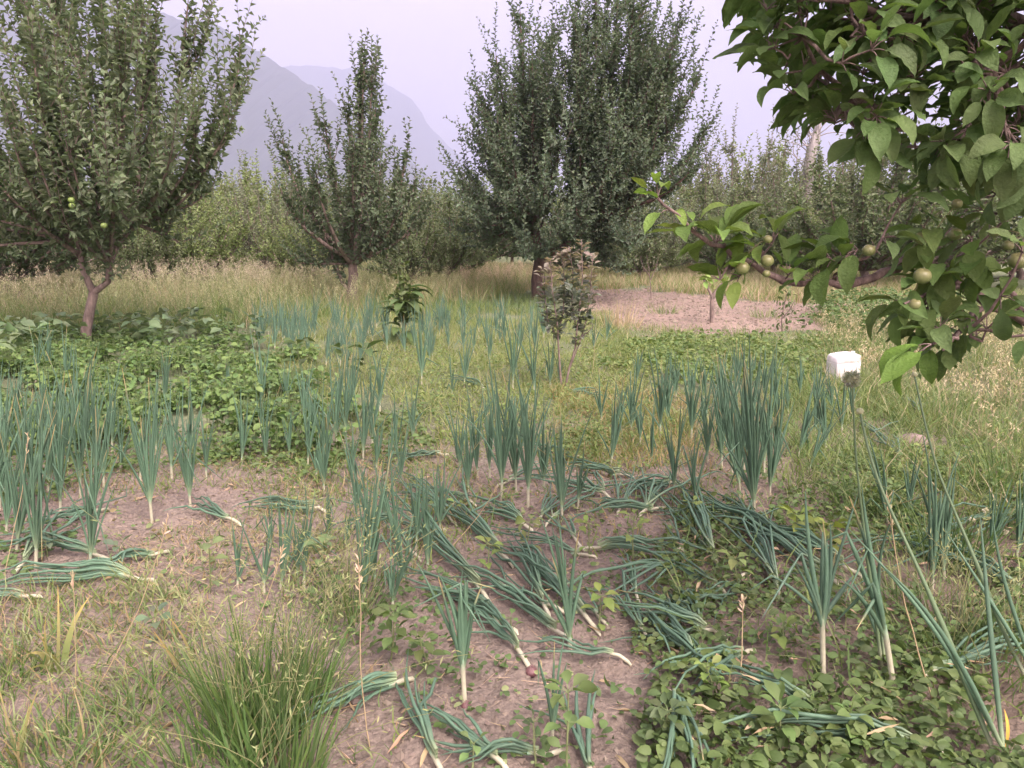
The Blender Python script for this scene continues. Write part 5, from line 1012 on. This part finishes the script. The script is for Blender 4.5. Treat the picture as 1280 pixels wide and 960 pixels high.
tuft('grass_tuft', 1165, 780, .2, 150, (.14, .3), .005, [(.17, .22, .12), SG, GG], 'grey-green drooping grass between the tall seed stems', .7, .6, 26)
tuft('grass_tuft', 1235, 830, .2, 150, (.14, .3), .005, [(.17, .22, .12), GG], 'grey-green drooping grass at the right edge', .7, .6, 20)
tuft('grass_tuft', 1260, 620, .2, 200, (.14, .34), .006, TG, 'lush grass tuft at the right edge below the slope', .4, .3, 8)
tuft('grass_tuft', 1080, 640, .12, 120, (.1, .22), .006, TG, 'bright grass tuft under the fuzzy flower head', .4, .3, 4)
for k_, (a_, b_, l_) in enumerate([(745, 405, 'low tuft at the near left corner of the bare plot'), (850, 419, 'low tuft on the near edge of the plot left of the sapling'), (930, 421, 'low tuft on the near edge of the plot right of the sapling'), (830, 392, 'small weed tuft on the bare plot left of the sapling'), (955, 398, 'small weed tuft on the bare plot before the bushy sapling')]):
    tuft('grass_tuft', a_, b_, .22, 90, (.08, .24), .008, [GG, YG, SG], l_, .5, .4, 0)
tuft('grass_tuft', 775, 410, .25, 120, (.15, .45), .008, [ST, (.5, .42, .26)], 'straw-coloured dry grass tuft between the young tree and the bare plot', .25, .15, 6)
for i, (px, py, hp, ln, lab) in enumerate([(120, 860, 215, 90, 'dry straw stalk leaning right across the bare soil at left'), (5, 720, 180, 30, 'dry grass stalk with pale seed head at the left edge'), (95, 870, 150, -5, 'thin dry stalk rising from the lower left grass'), (245, 900, 220, 110, 'second long leaning straw stalk left of the big grass tuft'),
                                         (462, 930, 230, -14, 'thin upright grass stem in front of the fallen bundle'), (740, 470, 85, 6, 'pale dry stem behind the young tree'), (925, 870, 120, 4, 'thin green seed stem over the front heap'), (1165, 880, 260, -55, 'pale arching grass stem crossing the tall seed stems'), (550, 700, 90, 70, 'short dry stalk leaning over the front middle onions')]):
    b = ground3(px, py); tp_ = P(px+ln, py-hp, b[1]+RNG.uniform(-.05, .1)); t = thing('dry_grass_stalk', b, lab, 'grass stalk', 'single dry grass stalks'); st = limb_path(b, tp_, .12, K=9); g = Geo(); g.tubes(st, np.linspace(.0022, .001, 9)[None], np.array([.46, .38, .24]), S=4); g.build('stalk', M['straw'], t, origin=b)
    g = Geo(); p, tg_ = along(st, RNG.uniform(.86, 1, 12)); g.leaves(p, nrm(tg_+RNG.normal(0, .35, (12, 3))), RNG.normal(0, 1, (12, 3)), .02, .005, colvar((.5, .42, .3), 12), LEAF5, .2, .4); g.build('seed_head', M['straw'], t, origin=b)
# clover flowers
for i, (px, py, hp, lab) in enumerate([(1215, 672, 22, 'white clover flower left of two others at the right edge'), (1243, 678, 30, 'tallest white clover flower near the right edge'), (1258, 690, 24, 'rightmost white clover flower below the slope'), (1232, 662, 24, 'white clover flower behind the others at right'), (714, 545, 14, 'white clover flower below the young tree'), (850, 702, 14, 'white clover flower near the bent white neck'), (900, 560, 14, 'white clover flower in the long right row')]):
    b = ground3(px, py); tp_ = P(px, py-hp, b[1]); t = thing('clover_flower', b, lab, 'flower', 'white clover flowers'); g = Geo(); g.tubes(limb_path(b, tp_, .1, K=5), np.array([[.0014]*5]), np.array([.2, .28, .1]), S=4); g.build('stem', M['stem'], t, origin=b)
    g = Geo(); m = 46; v = nrm(RNG.normal(0, 1, (m, 3))+U*.3); g.leaves(tp_+v*.003, v, nrm(RNG.normal(0, 1, (m, 3))), .012, .005, colvar((.72, .70, .62), m, .1), LEAF5, .3, .3); g.build('flower_head', M['herb'], t, origin=b)

# ------------------------------------------------------------------ white plastic canister
import bmesh
def plastic():
    m, t, o = newmat('white_plastic'); N = t.nodes.new; L = t.links.new; b = N('ShaderNodeBsdfPrincipled'); b.inputs['Roughness'].default_value = .4
    no = N('ShaderNodeTexNoise'); no.inputs['Scale'].default_value = 14; no.inputs['Detail'].default_value = 6; tc = N('ShaderNodeTexCoord'); L(tc.outputs['Object'], no.inputs['Vector'])
    cr = N('ShaderNodeValToRGB'); cr.color_ramp.elements[0].position = .3; cr.color_ramp.elements[0].color = (.45, .43, .40, 1); cr.color_ramp.elements[1].position = .55; cr.color_ramp.elements[1].color = (.72, .71, .72, 1)
    L(no.outputs['Fac'], cr.inputs[0]); L(cr.outputs[0], b.inputs['Base Color']); b.inputs['Subsurface Weight'].default_value = .1; L(b.outputs[0], o.inputs['Surface']); return m
mp_ = plastic(); b = ground3(1053, 478); t = thing('plastic_canister', b, 'white plastic canister standing in the grass behind the onions', 'canister'); t.rotation_euler = (0.03, -.05, .25)
def rbox(w_, d_, z0, z1, secs, bev, mat, name, parent):
    bm = bmesh.new(); rings = []
    for (z, s_) in secs:
        ring = []
        for k in range(24):
            a = (k+.5)/24*6.2832; ca, sa = math.cos(a), math.sin(a); e = 5.0; rr = (abs(ca)**e+abs(sa)**e)**(-1/e)
            ring.append(bm.verts.new((ca*rr*w_/2*s_, sa*rr*d_/2*s_, z)))
        rings.append(ring)
    for r1, r2 in zip(rings[:-1], rings[1:]):
        for k in range(24): bm.faces.new((r1[k], r1[(k+1) % 24], r2[(k+1) % 24], r2[k]))
    bm.faces.new(rings[0][::-1]); bm.faces.new(rings[-1]); me = bpy.data.meshes.new(name); bm.to_mesh(me); bm.free()
    for p in me.polygons: p.use_smooth = True
    me.materials.append(mat); o = bpy.data.objects.new(name, me); COL.objects.link(o); o.parent = parent
    md = o.modifiers.new('edge', 'EDGE_SPLIT'); md.split_angle = .7; return o
rbox(.245, .19, 0, .25, [(0, .90), (.012, .97), (.02, 1), (.10, 1.0), (.176, 1.0), (.178, .985), (.184, .985), (.186, 1.0), (.215, .985), (.232, .93), (.239, .86), (.24, .78)], 0, mp_, 'body', t)
o = rbox(.15, .11, 0, 0, [(.2405, 1), (.246, 1), (.25, .95), (.251, .9)], 0, mp_, 'top_rim', t)
for k in (-1, 0, 1):
    g = Geo(); g.tubes(np.array([[k*.06, -.0935, .03], [k*.06, -.094, .10], [k*.06, -.0935, .165]]), np.array([[.004, .004, .003]]), np.array([.8, .8, .8]), S=6); g.build('rib', mp_, t)
g = Geo(); g.tubes(np.array([[.085, 0, .236], [.085, 0, .256]]), np.array([[.018, .017]]), np.array([.8, .8, .8]), S=14); g.leaves(np.array([[.068, 0, .256]]), np.array([[1, 0, 0]]), np.array([[0, 0, 1]]), .034, .034, (.8, .8, .8), [(0, .1), (.15, .7), (.5, 1), (.85, .7), (1, .1)], 0, 0); g.build('cap', mp_, t)
# stone in the grass
b = ground3(1140, 560); g = Geo(); g.ball((0, 0, 0), .085, (.34, .25, .2), 20, 12, .62)
o = g.build('stone', M['bark'], None); o.location = b+[0, 0, .02]; o.scale = (1.1, .8, 1); tag(o, 'brownish weathered stone lying in the grass right of the onions', 'stone')
for v in o.data.vertices:
    v.co *= 1+.25*(float(fbm(v.co.x*22+5, v.co.y*22+v.co.z*15, 3))-.5)
